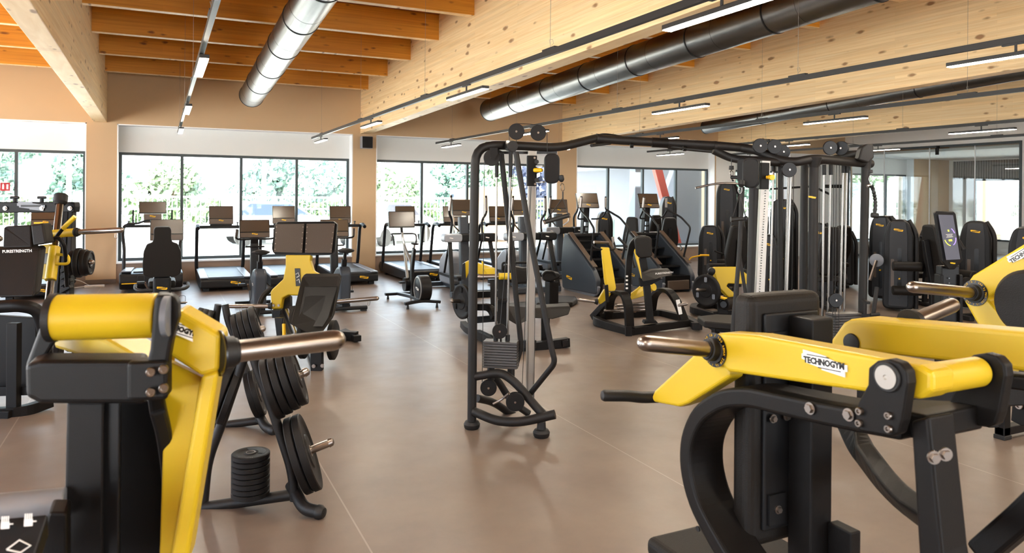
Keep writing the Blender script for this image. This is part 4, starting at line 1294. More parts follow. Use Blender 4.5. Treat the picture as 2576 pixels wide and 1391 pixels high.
# left tower
tube('post', [(1187, 1060, 5.48), (1190, 700, 5.48), (1196, 365, 5.48), (1290, 366, 5.60), (1405, 372, 5.75), (1498, 348, 5.95)], .034, fr=[0, 0, .22, .05, .12, 0], n=18)
for a, b, d in ((1187, 1068, 5.48), (1362, 1076, 5.30)):
    c = PD(a, b, d)
    MB().lathe((c.x, c.y, 0), (0, 0, 1), [(0, .05), (.012, .058), (.035, .062), (.055, .05), (.06, .034), (.11, .03)], 28).build('foot', 'rubber', CX, True)
tube('base_tube', [(1192, 1035, 5.46), (1250, 1060, 5.36), (1310, 1062, 5.30), (1396, 1042, 5.26)], .034, fr=.15)
tube('base_tube', [(1200, 1002, 5.6), (1240, 1010, 5.75), (1290, 1045, 5.9), (1335, 1060, 5.9)], .03, fr=.12)
tube('arch_tube', [(1195, 947, 5.48), (1262, 936, 5.42), (1300, 965, 5.38), (1345, 1020, 5.34), (1372, 1048, 5.30)], .032, fr=.09)
tube('arch_tube', [(1228, 930, 5.7), (1255, 960, 5.7), (1285, 1010, 5.75), (1330, 1040, 5.8)], .028, fr=.1)
MB().cyl(PD(1290, 368, 5.42), PD(1278, 366, 5.62), .041, n=28).build('tube_end_cap', 'frame', CX, True, bev=.004)
MB().bar([PD(1246, 378, 5.5), PD(1262, 384, 5.6), PD(1400, 384, 5.75)], .02, .02).build('top_rail', 'graphite', CX, True)
tube('guard_tube', [(1261, 385, 5.55), (1283, 600, 5.6), (1309, 850, 5.62), (1310, 875, 5.62), (1296, 925, 5.62)], .021, fr=.08)
tube('guard_tube', [(1298, 383, 5.35), (1334, 600, 5.3), (1388, 880, 5.25), (1397, 912, 5.25), (1334, 990, 5.4)], .021, fr=.11)
for a0, a1 in ((1249.5, 1247), (1284.5, 1277)):
    r_ = MB().cyl(PD(a0, 375, 5.55), PD(a1, 858, 5.58), .0085, n=14).build('guide_rod', 'chrome', CX, True)
    MB().cyl(PD(a0 + .3, 372, 5.55), PD(a0, 446, 5.55), .016, .014, n=14).build('rod_sleeve', 'rubber', r_, True)
    MB().cyl(PD(a1, 842, 5.58), PD(a1, 862, 5.58), .018, n=14).build('rod_bush', 'rubber', r_, True)
# weight stack: one slab per plate, turned like the tower
def stack(px, py0, d, n, w, dp, th, ang, t_, bottom=True):
    c = PD(px, py0, d)
    ux, uy = V(math.cos(ang), math.sin(ang), 0), V(-math.sin(ang), math.cos(ang), 0)
    for i in range(n):
        MB().obox((c.x, c.y, c.z - (i + .5) * th), w, dp, th - .0035, ux, uy).build('stack_plate', M['stackp'], t_, True, bev=.002)
    zb = c.z - n * th
    for s in (-.3, .3):
        q = V(c.x, c.y, 0) + ux * (w * s)
        MB().cyl((q.x, q.y, zb - .10), (q.x, q.y, zb), .028, n=16).build('stack_bumper', 'rubber', t_, True)
    return c
M['stackp'] = mat('grey_stack_plate', '#4d4a49', 0.4, 0.3)
stack(1261, 856, 5.58, 10, .26, .115, .0205, -.62, CX)
pulley(CX, PD(1257, 833, 5.5), FX, .056, .03)
MB().bar([PD(1260, 838, 5.53), PD(1260, 866, 5.56)], .012, .03).build('pulley_fork', 'black', CX, True)
for a, b, d in ((1299, 331, 5.5), (1354, 334, 5.6), (1237, 397, 5.42)):
    pulley(CX, PD(a, b, d), FX, .061, .02)
MB().slab([PD(1232, 372, 5.36), PD(1252, 372, 5.36), (PD(1252, 385, 5.36)), PD(1243, 402, 5.36), PD(1235, 402, 5.36)], .004, FW).build('pulley_fork', 'black', CX, True)
pulley(CX, PD(1229, 975, 5.5), FX, .062, .03)
pulley(CX, PD(1296, 1010, 5.3), FX, .068, .035)
MB().tube([PD(1240, 1016, 5.35), PD(1262, 1005, 5.35), PD(1280, 990, 5.3)], .009, 8, fr=.03).build('pulley_link', 'steel', CX, True)
for a, b, c_, d_, e_, f_ in ((1219, 397, 5.42, 1213, 960, 5.5), (1336, 470, 5.5, 1313, 985, 5.5), (1299, 352, 5.5, 1258, 820, 5.5), (1376, 334, 5.6, 1377, 390, 5.6), (1281, 331, 5.5, 1281, 352, 5.5)):
    MB().cyl(PD(a, b, c_), PD(d_, e_, f_), .0028, n=6).build('cable', 'cable', CX, True)
MB().tube([PD(1299, 311, 5.5), PD(1330, 312, 5.55), PD(1354, 314, 5.6)], .0028, 6).build('cable', 'cable', CX, True)
# adjustable column with carriage
col = MB().bar([PD(1339, 380, 5.62), PD(1333, 1010, 5.70)], .068, .05, up=FW, rad=.008).build('adjusting_column', 'alu', CX, True)
MB().bar([PD(1349, 470, 5.585), PD(1343, 1000, 5.665)], .004, .004, up=FW).bar([PD(1333, 470, 5.585), PD(1327, 1000, 5.665)], .003, .004, up=FW).build('slot', 'track', col, True)
cg = MB().bar([PD(1338, 392, 5.58), PD(1337, 468, 5.58)], .078, .09, up=FW, rad=.012).build('carriage', 'black', CX, True, bev=.004)
for a, b in ((1345, 397), (1346, 463)):
    MB().cyl(PD(a, b, 5.53), PD(a, b, 5.515), .008, n=12).build('bolt', 'steel', cg, True)
for b in (407, 453):
    MB().cyl(PD(1350, b, 5.55), PD(1350, b, 5.50), .017, n=16).build('guide_roller', 'rubber', cg, True)
MB().lathe(PD(1343, 428, 5.50), PD(1372, 428, 5.44) - PD(1343, 428, 5.50), [(0, .008), (.004, .015), (.02, .017), (.06, .016), (.075, .012), (.08, 0)], 20).build('grip_knob', 'ytrim', cg, True)
MB().bar([PD(1350, 418, 5.55), PD(1368, 418, 5.5)], .03, .012).bar([PD(1350, 458, 5.55), PD(1368, 458, 5.5)], .03, .012).build('hinge_arm', 'alu', cg, True)
def pulley_box(c, w, h, t_, dirn):
    o_ = rrect(w, h, w * .49, 8)
    u = dirn.cross(V(0, 0, 1)).normalized()
    b_ = MB().prism(o_, c, u, (0, 0, 1), .06).build('pulley_box', 'graphite', t_, True, bev=.006)
    MB().prism(rrect(w * .93, h * .93, w * .46, 8), c, u, (0, 0, 1), .068).build('pulley_cover', 'black', b_, True, bev=.004)
    return b_
pulley_box(PD(1388, 424, 5.45), .115, .225, CX, FX)
def carabiner(t_, p, q):
    p, q = V(p), V(q)
    m = (p + q) / 2
    h = (q - p) / 2
    s = RT * h.length * .42
    pts = fil([p, m + s - h * .5, m + s + h * .5, q, m - s + h * .5, m - s - h * .5], .012, 3, True)
    return MB().tube(pts, .0032, 7, closed=True).build('carabiner', 'chrome', t_, True)
MB().lathe(PD(1411, 442, 5.42), PD(1414, 462, 5.42) - PD(1411, 442, 5.42), [(-.005, .01), (.0, .02), (.03, .022), (.045, .012), (.05, 0)], 18).build('cable_stop', 'rubber', CX, True)
carabiner(CX, PD(1414, 460, 5.42), PD(1416, 482, 5.42))
g = thing('pulley_handle', 'black stirrup handle on two straps hanging from the left pulley', 'cable handle', tuple(PD(1401, 550, 5.40)), 0)
MB().tube([PD(1416, 482, 5.42), PD(1416, 500, 5.42)], .005, 8).tube([PD(1416, 498, 5.42), PD(1373, 556, 5.40)], .0035, 6).tube([PD(1416, 498, 5.42), PD(1431, 543, 5.42)], .0035, 6).build('strap', 'cable', g, True)
MB().cyl(PD(1369, 559, 5.38), PD(1433, 541, 5.44), .017, n=18).build('grip', 'rubber', g, True, bev=.002)
MB().cyl(PD(1367, 560, 5.38), PD(1371, 558, 5.38), .019, n=18).cyl(PD(1431, 542, 5.44), PD(1434, 541, 5.44), .019, n=18).build('end_ring', 'steel', g, True)
# overhead chin-up bar between the towers
tube('overhead_bar', [(1498, 348, 5.95), (1560, 353, 6.0), (1800, 366, 6.0), (1870, 372, 5.95)], .035, fr=.03)
MB().cyl(PD(1499, 348, 5.95), PD(1512, 350, 5.96), .040, n=20).cyl(PD(1795, 367, 6.0), PD(1802, 367, 6.0), .040, n=20).build('bar_collar', 'frame', CX, True)
MB().cyl(PD(1640, 358, 6.0), PD(1680, 360, 6.0), .041, n=20).build('clamp', 'black', CX, True)
tube('rear_overhead_bar', [(1445, 360, 5.9), (1520, 338, 6.4), (1700, 372, 6.6), (1800, 381, 6.3)], .017, fr=.1)
for x, y in ((1589, 366), (1722, 374)):
    MB().cyl(PD(x - 4, y, 5.97), PD(x + 4, y, 5.97), .02, n=16).cyl(PD(x, y - 8, 5.98), PD(x, y, 5.97), .009, n=10).build('grip_hanger', 'black', CX, True)
tube('grip_bar', [(1488, 366, 5.8), (1535, 360, 6.1)], .013)
tube('grip_bar', [(1660, 366, 6.1), (1718, 372, 5.9)], .013)
# right tower
tube('top_tube', [(1866, 372, 5.95), (1905, 378, 5.9), (1960, 404, 5.8), (2000, 408, 5.75), (2048, 399, 5.8), (2190, 412, 6.2)], .036, fr=.14, n=18)
tube('top_tube', [(1795, 378, 6.0), (1842, 400, 6.0), (1905, 404, 5.8), (1960, 409, 5.8)], .033, fr=.12)
tube('top_tube', [(2030, 412, 6.5), (2120, 395, 6.4), (2188, 380, 6.1)], .03, fr=.1)
tube('post', [(2048, 400, 5.80), (2044, 760, 5.80), (2040, 1046, 5.80)], .037)
tube('post', [(2024, 410, 6.6), (2020, 760, 6.6), (2016, 985, 6.6)], .034)
tube('post', [(2178, 400, 6.15), (2170, 760, 6.15), (2166, 1022, 6.15)], .034)
tube('post', [(1897, 470, 5.9), (1890, 760, 5.9), (1886, 1036, 5.9)], .040)
tube('guard_tube', [(1962, 410, 5.9), (1964, 700, 5.9), (1966, 1000, 5.9)], .018)
tube('guard_tube', [(1868, 470, 5.4), (1860, 640, 5.4), (1842, 840, 5.4), (1838, 960, 5.4)], .016, fr=.2)
for p0_, p1_, r_ in (((1860, 640, 5.6), (1885, 800, 5.6), .013),):
    MB().cyl(PD(*p0_), PD(*p1_), r_).build('guard_tube', 'frame', CX, True)
MB().cyl(PD(2048, 396, 5.8), PD(2047, 422, 5.8), .060, .037, n=24).cyl(PD(2178, 396, 6.15), PD(2178, 424, 6.15), .052, .034, n=24).build('joint_casting', 'frame', CX, True)
MB().slab([PD(2168, 372, 6.0), PD(2180, 362, 6.0), PD(2198, 362, 6.0), PD(2200, 396, 6.0), PD(2186, 410, 6.0), PD(2160, 402, 6.0)], .09, FW).build('pulley_housing', 'frame', CX, True, bev=.012)
badge(CX, PD(2043, 496, 5.75), RT, (0, 0, 1), .06, 'ytrim', False, True)
for x0, x1, y0, y1, d in ((1946, 1936, 412, 742, 5.85), (1991, 1978, 412, 742, 5.85), (1984, 1974, 420, 742, 5.95), (2073, 2068, 420, 742, 6.2), (2090, 2082, 420, 745, 6.2), (2122, 2114, 415, 778, 6.2), (2131, 2123, 415, 790, 6.2)):
    k_ = MB().cyl(PD(x0, y0, d), PD(2 * x1 - x0 + 3 if y1 < 760 else x1, 2 * y1 - y0 if y1 < 760 else y1, d), .0095, n=12).build('guide_rod', 'chrome', CX, True)
    MB().cyl(PD(x0, y0 - 6, d), PD(x0, y0 + 20, d), .017, n=12).build('rod_sleeve', 'rubber', k_, True)
for x0, x1 in ((1953, 1949), (1958, 1953), (1970, 1969), (1997, 1990), (2063, 2058), (2098, 2094), (2104, 2100), (2112, 2110)):
    MB().cyl(PD(x0, 400, 5.95), PD(x1, 900, 5.95), .0028, n=6).build('cable', 'cable', CX, True)
for a, b, d, ax in ((1912, 367, 5.75, FX), (1948, 369, 5.8, FX), (1970, 382, 6.1, FX), (1985, 427, 5.7, FX), (2088, 372, 6.0, FX), (2117, 373, 6.0, V(-.95, -.3, 0)), (1943, 755, 5.8, FX), (2102, 755, 5.95, FX)):
    pulley(CX, PD(a, b, d), ax, .058, .02)
MB().tube([PD(1912, 350, 5.75), PD(1948, 351, 5.8)], .0028, 6).tube([PD(2117, 358, 6.0), PD(2170, 366, 6.0)], .0028, 6).build('cable', 'cable', CX, True)
stack(2122, 786, 6.05, 12, .26, .115, .022, -.2, CX)
col = MB().bar([PD(1925, 405, 5.55), PD(1910, 742, 5.55), PD(1896, 1076, 5.55)], .062, .05, up=FW).build('adjusting_column', 'alu', CX, True)
b = MB()
for i in range(40):
    k_ = i / 40
    b.cyl(PD(1926 - 15 * k_ * 1.02, 480 + 260 * k_, 5.52), PD(1926 - 15 * k_ * 1.02, 480 + 260 * k_, 5.517), .004, n=8)
b.build('index_holes', 'dark', col, True)
cg = MB().bar([PD(1920, 410, 5.5), PD(1918, 476, 5.5)], .072, .09, up=FW, rad=.012).build('carriage', 'black', CX, True, bev=.004)
MB().cyl(PD(1928, 446, 5.45), PD(1944, 446, 5.42), .012, n=14).cyl(PD(1938, 446, 5.40), PD(1943, 446, 5.37), .020, n=16).build('lock_knob', 'ytrim', cg, True)
pulley_box(PD(1889, 435, 5.4), .115, .225, CX, V(-.75, -.66, 0))
pulley_box(PD(1872, 430, 5.6), .09, .20, CX, V(-.9, -.3, 0))
MB().lathe(PD(1866, 455, 5.35), V(-.2, -.1, -1), [(-.005, .012), (0, .024), (.03, .026), (.045, .014), (.05, 0)], 18).build('cable_stop', 'rubber', CX, True)
carabiner(CX, PD(1862, 466, 5.35), PD(1861, 488, 5.35))
g = thing('pulley_handle', 'black stirrup handle with thin straps hanging at the right tower', 'cable handle', tuple(PD(1862, 552, 5.3)), 0)
MB().tube([PD(1861, 487, 5.35), PD(1842, 548, 5.3)], .004, 6).tube([PD(1861, 487, 5.35), PD(1876, 546, 5.32)], .004, 6).build('strap', 'cable', g, True)
MB().cyl(PD(1841, 552, 5.3), PD(1876, 550, 5.32), .014, n=16).build('grip', 'rubber', g, True)
MB().lathe(PD(1841, 552, 5.3), RT, [(-.008, .02), (.008, .02)], 16).lathe(PD(1876, 550, 5.32), RT, [(-.008, .02), (.008, .02)], 16).build('end_ring', 'rubber', g, True)
MB().tube([PD(1840, 400, 5.9), PD(1840, 425, 5.9)], .003, 6).build('cable', 'cable', CX, True)
MB().lathe(PD(1840, 417, 5.9), (0, 0, -1), [(0, .01), (0, .018), (.03, .02), (.035, 0)], 14).build('cable_stop', 'rubber', CX, True)
carabiner(CX, PD(1840, 428, 5.9), PD(1841, 444, 5.9))
MB().tube([PD(1840, 446, 5.85), PD(1872, 446, 5.75)], .014, 12).build('grip_bar', 'rubber', CX, True)
g = thing('triceps_rope', 'black braided rope hanging from the rightmost post', 'cable handle', tuple(PD(2195, 505, 6.0)), 0)
pts = [PD(a, b, 6.0) for a, b in ((2186, 467), (2194, 470), (2200, 490), (2203, 515), (2200, 538))]
rp = fil(pts, .06)
n_ = len(rp)
MB().tube(rp, .014, 10, scale=[1 + .18 * (-1) ** i for i in range(n_)]).build('rope', 'cable', g, True)
MB().cyl(PD(2192, 541, 6.0), PD(2209, 543, 6.0), .022, n=16).build('rope_end', 'rubber', g, True, bev=.004)
MB().cyl(PD(2181, 468, 6.0), PD(2190, 466, 6.0), .014, n=12).build('rope_ring', 'steel', g, True)
MB().cyl(PD(2191, 398, 6.0), PD(2189, 430, 6.0), .003, n=6).build('cable', 'cable', CX, True)
MB().lathe(PD(2190, 427, 6.0), (0, 0, -1), [(0, .01), (0, .016), (.025, .018), (.03, 0)], 14).build('cable_stop', 'rubber', CX, True)
carabiner(CX, PD(2190, 440, 6.0), PD(2190, 460, 6.0))
MB().cyl(PD(2206, 722, 5.9), PD(2197, 790, 5.9), .016, n=14).build('plate_peg', 'frame', CX, True)
MB().bar([PD(2168, 795, 6.0), PD(2210, 793, 5.9)], .02, .03).bar([PD(2170, 755, 6.1), PD(2185, 762, 6.0)], .03, .02).cyl(PD(2190, 792, 5.85), PD(2212, 790, 5.85), .014).build('peg_bracket', 'frame', CX, True)
MB().tube([PD(2040, 1040, 5.8), PD(2100, 1010, 5.95), PD(2166, 1015, 6.15)], .034, 14, fr=.1).tube([PD(1886, 1030, 5.9), PD(1960, 1040, 5.85), PD(2040, 1040, 5.8)], .034, 14, fr=.1).build('base_tube', 'frame', CX, True)

# ================================================================== plate trees
def disc(t_, c, ax, r, w, name='rim'):
    prof = [(0, .026), (0, r * .42), (w * .18, r * .45), (w * .18, r * .80), (0, r * .85), (0, r * .97), (w * .12, r), (w * .88, r), (w, r * .97), (w, r * .85), (w * .82, r * .80), (w * .82, r * .45), (w, r * .42), (w, .026)]
    return MB().lathe(c, ax, prof, 40)
def weight_plate(c, ax, r, w, label, group, m='plate'):
    c, ax = V(c), V(ax).normalized()
    t_ = thing('weight_plate', label, 'weight plate', tuple(c), 0, group)
    disc(t_, c, ax, r, w).build('disc', m, t_, True)
    MB().lathe(c, ax, [(-.001, .026), (-.001, .032), (w + .001, .032), (w + .001, .026)], 20).build('steel_hub', 'steel', t_, True)
    return t_
def rack(loc, label, n1, n2, n3, apex, rl, ll, foot, base, horns, d):
    t_ = thing('weight_plate_rack', label, 'plate rack', loc, 0, 'plate racks on the left')
    MB().tube([PD(a, b, d) for a, b in rl], .026, 14, fr=.09).build('frame_leg', 'frame', t_, True)
    MB().tube([PD(a, b, d + .03) for a, b in ll], .026, 14, fr=.09).build('frame_leg', 'frame', t_, True)
    MB().tube([PD(a, b, d + .02) for a, b in base], .030, 14).build('base_bar', 'frame', t_, True)
    f = [PD(*p) for p in foot]
    MB().tube(f, .034, 14, fr=.08, scale=None).build('skid', 'frame', t_, True)
    MB().lathe(f[-1], f[-1] - f[-2], [(-.01, .038), (.01, .038), (.03, .026), (.034, 0)], 18).build('skid_cap', 'rubber', t_, True)
    for (a, b) in horns:
        p_, q_ = PD(*a), PD(*b)
        L_ = (q_ - p_).length
        MB().lathe(p_, q_ - p_, [(0, .022), (L_ - .03, .022), (L_ - .03, .027), (L_ - .008, .022), (L_, .010), (L_, 0)], 22).build('plate_horn', 'steel', t_, True)
    return t_
D1 = 4.05
rack(tuple(PZ(640, 1262)), 'nearer black A-frame plate rack with a small plate stack on its base', 0, 0, 0, 0,
     [(628, 862), (640, 905), (690, 1045), (735, 1185), (741, 1258)], [(625, 862), (612, 905), (560, 1060), (522, 1160), (512, 1270)],
     [(732, 1218, 4.1), (745, 1243, 4.05), (765, 1280, 3.97), (803, 1288, 3.94)], [(500, 1278), (750, 1242)],
     [((725, 1155, D1), (840, 1109, D1 + .06)), ((670, 985, D1), (778, 931, D1 + .05))], D1)
ax1 = (PD(840, 1109, D1 + .06) - PD(725, 1155, D1)).normalized()
axp = ax1
G1 = 'large plates on the nearer rack'
for i in range(2):
    weight_plate(PD(742 + i * 21, 1149 - i * 8, D1), axp, .215, .042, ['large black plate on the low peg, inner of the pair', 'large black plate on the low peg, outer of the pair'][i], G1)
for i in range(4):
    weight_plate(PD(676 + i * 20, 979 - i * 9.5, D1), axp, .175 - .004 * i, .040, 'black plate on the middle peg of the nearer rack, ' + ['innermost', 'second out', 'third out', 'outermost'][i], 'plates on the middle peg')
for i in range(3):
    weight_plate(PD(590 - i * 20, 995 - i * 10, D1 + .1), V(-axp.x, -axp.y, axp.z), .17, .040, 'black plate on the hidden left side of the nearer rack, ' + ['innermost', 'second out', 'outermost'][i], 'plates on the left side of the nearer rack')
# small plates stacked flat on the base
c = PD(630, 1240, 4.04)
z = c.z - .012
for i in range(8):
    y_ = thing('weight_plate', 'small black plate lying flat in the stack of eight, ' + ['lowest', 'second from below', 'third from below', 'fourth from below', 'fifth from below', 'third from the top', 'second from the top', 'topmost'][i], 'weight plate', (c.x, c.y, z), 0, 'small plates stacked on the rack base')
    MB().lathe((0, 0, 0), (0, 0, 1), [(0, .02), (0, .096), (.004, .102), (.024, .102), (.028, .097), (.028, .070), (.025, .066), (.025, .034), (.029, .032), (.029, .02)], 40).build('disc', 'plate', y_)
    MB().lathe((0, 0, 0), (0, 0, 1), [(.0, .0), (.0, .026), (.031, .026), (.031, .022), (.020, .015), (.020, 0)], 20).build('steel_hub', 'steel', y_)
    if i == 7:
        q = [(.08 * math.cos(a), .08 * math.sin(a)) for a in [k * PI / 20 for k in range(-4, 12)]] + [(.04 * math.cos(a), .04 * math.sin(a)) for a in [k * PI / 20 for k in range(11, -5, -1)]]
        MB().prism(q, (0, 0, .027), (1, 0, 0), (0, 1, 0), .003).build('raised_segment', 'dark', y_)
        ring_text(y_, V(c.x, c.y, z + .0288), (0, 0, 1), (-.5, -1, 0), .083, 'TECHNOGYM', .014, 'steel')
    z += .0298
D2 = 5.46
rack(tuple(PZ(640, 1065)), 'farther black A-frame plate rack, half hidden behind the nearer one', 0, 0, 0, 0,
     [(566, 766), (574, 810), (600, 870), (617, 930), (650, 995), (651, 1060)], [(549, 766), (541, 812), (560, 880), (575, 930), (556, 1000), (548, 1070)],
     [(648, 1030, 5.48), (655, 1050, 5.45), (668, 1075, 5.36), (686, 1082, 5.31)], [(540, 1072), (655, 1057)],
     [((590, 850, D2), (668, 824, D2 + .06))], D2)
MB().cyl(PD(549, 766, D2), PD(566, 766, D2), .027, n=14)
ax2 = (PD(668, 824, D2 + .06) - PD(590, 850, D2)).normalized()
for i in range(4):
    weight_plate(PD(592 + i * 15.5, 838 - i * 4.5, D2), ax2, .14 + .006 * i, .042, 'black plate on the top peg of the farther rack, ' + ['innermost', 'second out', 'third out', 'outermost'][i], 'plates on the farther rack')
for i in range(2):
    weight_plate(PD(628 + i * 12, 995 - i * 5, D2), ax2, .175, .04, 'black plate low on the farther rack, seen between the legs, ' + ['inner', 'outer'][i], 'plates low on the farther rack')
for i in range(3):
    weight_plate(PD(530 - i * 13, 815 - i * 3, D2), V(-ax2.x, -ax2.y, ax2.z), .10, .04, 'black plate at the left of the farther rack apex, ' + ['innermost', 'second out', 'outermost'][i], 'plates left of the rack apex')
# ================================================================== strength machines in the middle distance
def TB(parent, name, pp, r, m='black', fr=.06, n=12):
    return MB().tube([PD(*p) for p in pp], r, n, fr=fr).build(name, m, parent, True)
def BR(parent, name, pp, w, h, m='black', fr=0.0, up=None, bev=.005, rad=0):
    return MB().bar([PD(*p) for p in pp], w, h, up=up or (0, 0, 1), fr=fr).build(name, m, parent, True, bev=bev)
def SL(parent, name, pp, d, th, m='black', n=None, bev=.005, seg=2, **k):
    q = [PD(p[0], p[1], p[2] if len(p) > 2 else d) for p in pp]
    return MB().slab(q, th, n or FW).build(name, m, parent, True, bev=bev, seg=seg, **k)
def clip(t, p, r=.012):
    p = V(p)
    MB().tube([p + V(0, 0, .02), p + V(.012, 0, -.01), p + V(.006, 0, -.05), p + V(-.012, 0, -.05), p + V(-.01, 0, -.01)], .003, 6, fr=.01).build('spring_clip', 'steel', t, True)

# ---- centre leg press
DS = 1.08
t = thing('leg_press', 'yellow plate-loaded leg press with a wide dark footplate, centre left', 'strength machine', tuple(PZ(800, 905)), 0)
LP = t
th_ = V(FW) * 1 + V(0, 0, -.25)
SL(t, 'footplate_frame', [(686, 635, 7.7), (683, 625, 7.7), (690, 566, 7.9), (697, 558, 7.92), (840, 557, 7.92), (848, 564, 7.9), (843, 632, 7.7), (836, 641, 7.68), (692, 641, 7.68)], 0, .06, 'graphite', bev=.012)
for q in ([(689, 634, 7.66), (694, 564, 7.86), (765, 563, 7.86), (760, 636, 7.66)], [(767, 636, 7.66), (771, 563, 7.86), (842, 562, 7.86), (834, 636, 7.66)]):
    s_ = SL(t, 'grip_plate', q, 0, .012, mat('brown_grip_plate', '#4b413a', .45, bump=.8, bscale=160), bev=.003)
    b = MB()
    for i in range(5):
        for e_ in (.03, .97):
            k_ = (i + .5) / 5
            a_, c_ = (q[0][0] * (1 - e_) + q[3][0] * e_), (q[1][0] * (1 - e_) + q[2][0] * e_)
            b.cyl(PD(a_ * (1 - k_) + c_ * k_, 634 - 70 * k_, 7.655 + .2 * k_), PD(a_ * (1 - k_) + c_ * k_, 634 - 70 * k_, 7.66 + .2 * k_), .006, n=8)
    b.build('rivets', 'steel', s_, True, kind='stuff')
SL(t, 'carriage_hood', [(718, 641), (782, 641), (780, 655), (788, 680), (830, 702), (840, 720), (838, 776), (815, 776), (812, 755), (800, 744), (725, 742), (710, 750), (706, 776), (683, 778), (680, 735), (684, 728), (712, 702), (718, 670)], 7.68, .10, 'yellow', V(FW.x, FW.y, -.2), bev=.012)
SL(t, 'instruction_label', [(741, 675), (755, 675), (757, 719), (744, 720)], 7.672, .006, 'dark')
MB().tube([PD(744, 690, 7.665), PD(750, 686, 7.665), PD(753, 694, 7.665), PD(746, 698, 7.665)], .004, 5).tube([PD(746, 706, 7.665), PD(752, 702, 7.665), PD(754, 712, 7.665)], .004, 5).build('pictogram', 'white', t, True)
horn(t, PD(683, 770, 7.68), PD(568, 770, 7.6), .0245)
horn(t, PD(835, 760, 7.6), PD(953, 750, 7.45), .0245)
clip(t, PD(606, 775, 7.6))
clip(t, PD(928, 757, 7.45))
for x in (688, 701):
    bolt(t, PD(x, 768, 7.67), (-.43, -.9, 0), .011)
SL(t, 'carriage_block', [(683, 780), (706, 780), (705, 800), (684, 800)], 7.62, .08, 'graphite')
# backrest on its sled
SL(t, 'backrest', [(758, 699, 6.95), (766, 695, 6.98), (850, 695, 6.98), (857, 702, 6.95), (838, 800, 6.7), (800, 852, 6.55), (736, 820, 6.55), (731, 812, 6.56)], 0, .075, 'pad', V(FW.x, FW.y, .35), bev=.018, seg=3)
SL(t, 'backrest_board', [(766, 722, 6.86), (848, 722, 6.86), (826, 800, 6.66), (812, 822, 6.6), (768, 822, 6.6), (750, 800, 6.62)], 0, .02, 'graphite', V(FW.x, FW.y, .35), bev=.006)
SL(t, 'seat', [(728, 770, 7.1), (742, 768, 7.1), (738, 820, 6.95), (726, 812, 6.95)], 0, .12, 'pad', RT, bev=.015)
BR(t, 'rear_post', [(797, 800, 6.75), (798, 932, 6.72)], .11, .09, up=FW)
for x, y in ((789, 921), (811, 920)):
    bolt(t, PD(x, y, 6.66), (-.43, -.9, 0), .014)
for x, y, d in ((764, 852, 6.9), (838, 855, 6.9)):
    MB().lathe(PD(x, y, d), RT, [(-.03, .03), (-.03, .18), (-.02, .20), (.02, .20), (.03, .18), (.03, 0)], 36).build('counterweight_disc', 'plate', t, True)
BR(t, 'side_foot', [(810, 856, 7.75), (868, 836, 8.3), (900, 852, 7.95)], .09, .07)
BR(t, 'side_foot', [(850, 842, 8.1), (898, 845, 8.05)], .09, .10)
BR(t, 'slide_rail', [(705, 790, 7.7), (740, 880, 6.8)], .05, .05, 'graphite')
MB().cyl(PD(722, 780, 7.6), PD(748, 850, 6.9), .022).build('slide_rod', 'chrome', t, True)
TB(t, 'front_arch', [(684, 724, 7.95), (660, 745, 7.9), (645, 790, 7.8), (640, 855, 7.6)], .032, 'graphite', fr=.2)
BR(t, 'cross_beam', [(640, 858, 7.85), (780, 850, 8.0), (860, 850, 8.0)], .09, .08)
BR(t, 'floor_beam', [(798, 925, 6.72), (770, 840, 8.3), (745, 800, 9.35)], .1, .07)
MB().cyl(PD(714, 815, 6.9), PD(715, 850, 6.85), .018, n=14).build('release_handle', 'ytrim', t, True)
SL(t, 'stop_bracket', [(690, 800), (712, 800), (706, 850), (696, 850)], 6.95, .05, 'graphite')
BR(t, 'inner_column', [(722, 745, 7.85), (724, 840, 7.7)], .10, .08, 'graphite', up=FW)

# ---- left leg press
DS = 1.0
t = thing('leg_press', 'yellow and black plate-loaded leg press at the left edge, guide rods leaning back', 'strength machine', tuple(PZ(60, 1040)), 0)
SL(t, 'crossbeam', [(-60, 508), (186, 508), (188, 520), (186, 534), (-60, 536)], 7.1, .10, 'black', bev=.008)
badge(t, PD(78, 518, 7.09), RT, (0, 0, 1), .27, 'decktop', False, True)
for x in (13, 105, 176):
    bolt(t, PD(x, 524, 7.09), (-.43, -.9, 0), .016)
for x in (37, 105):
    MB().cyl(PD(x, 508, 7.1), PD(x, 499, 7.1), .018, n=12).cyl(PD(x - 10, 497, 7.1), PD(x + 10, 497, 7.1), .013, n=12).build('hook_peg', 'graphite', t, True)
MB().cyl(PD(152, 505, 7.0), PD(116, 815, 6.2), .032, n=24).build('guide_rod', 'chrome', t, True)
MB().lathe(PD(151, 514, 6.98), PD(154, 486, 7.02) - PD(151, 514, 6.98), [(0, .045), (.02, .062), (.09, .062), (.10, .052), (.10, 0)], 26).build('rod_cap', 'rubber', t, True)
for x0, x1 in ((172, 160), (183, 176), (163, 145)):
    BR(t, 'rack_upright', [(x0, 520, 7.15), (x1, 740, 6.9), (x1 - 6, 860, 6.8)], .04, .07, 'black', up=FW)
for i in range(4):
    SL(t, 'catch_tooth', [(150, 678 + i * 17), (172, 666 + i * 17), (176, 674 + i * 17), (152, 688 + i * 17)], 6.85, .06, 'black')
SL(t, 'carriage_plate', [(98, 617), (127, 614), (134, 690), (126, 706), (95, 701)], 6.62, .05, 'yellow', bev=.008)
SL(t, 'warning_label', [(103, 638), (123, 637), (121, 664), (101, 664)], 6.615, .006, 'dark')
MB().cyl(PD(138, 622, 6.6), PD(127, 705, 6.45), .046, n=24).build('rod_sleeve', 'yellow', t, True, bev=.006)
MB().tube([PD(143, 640, 6.52), PD(173, 642, 6.52), PD(174, 664, 6.5), PD(141, 664, 6.5)], .013, 10, fr=.05).build('grab_handle', 'yellow', t, True)
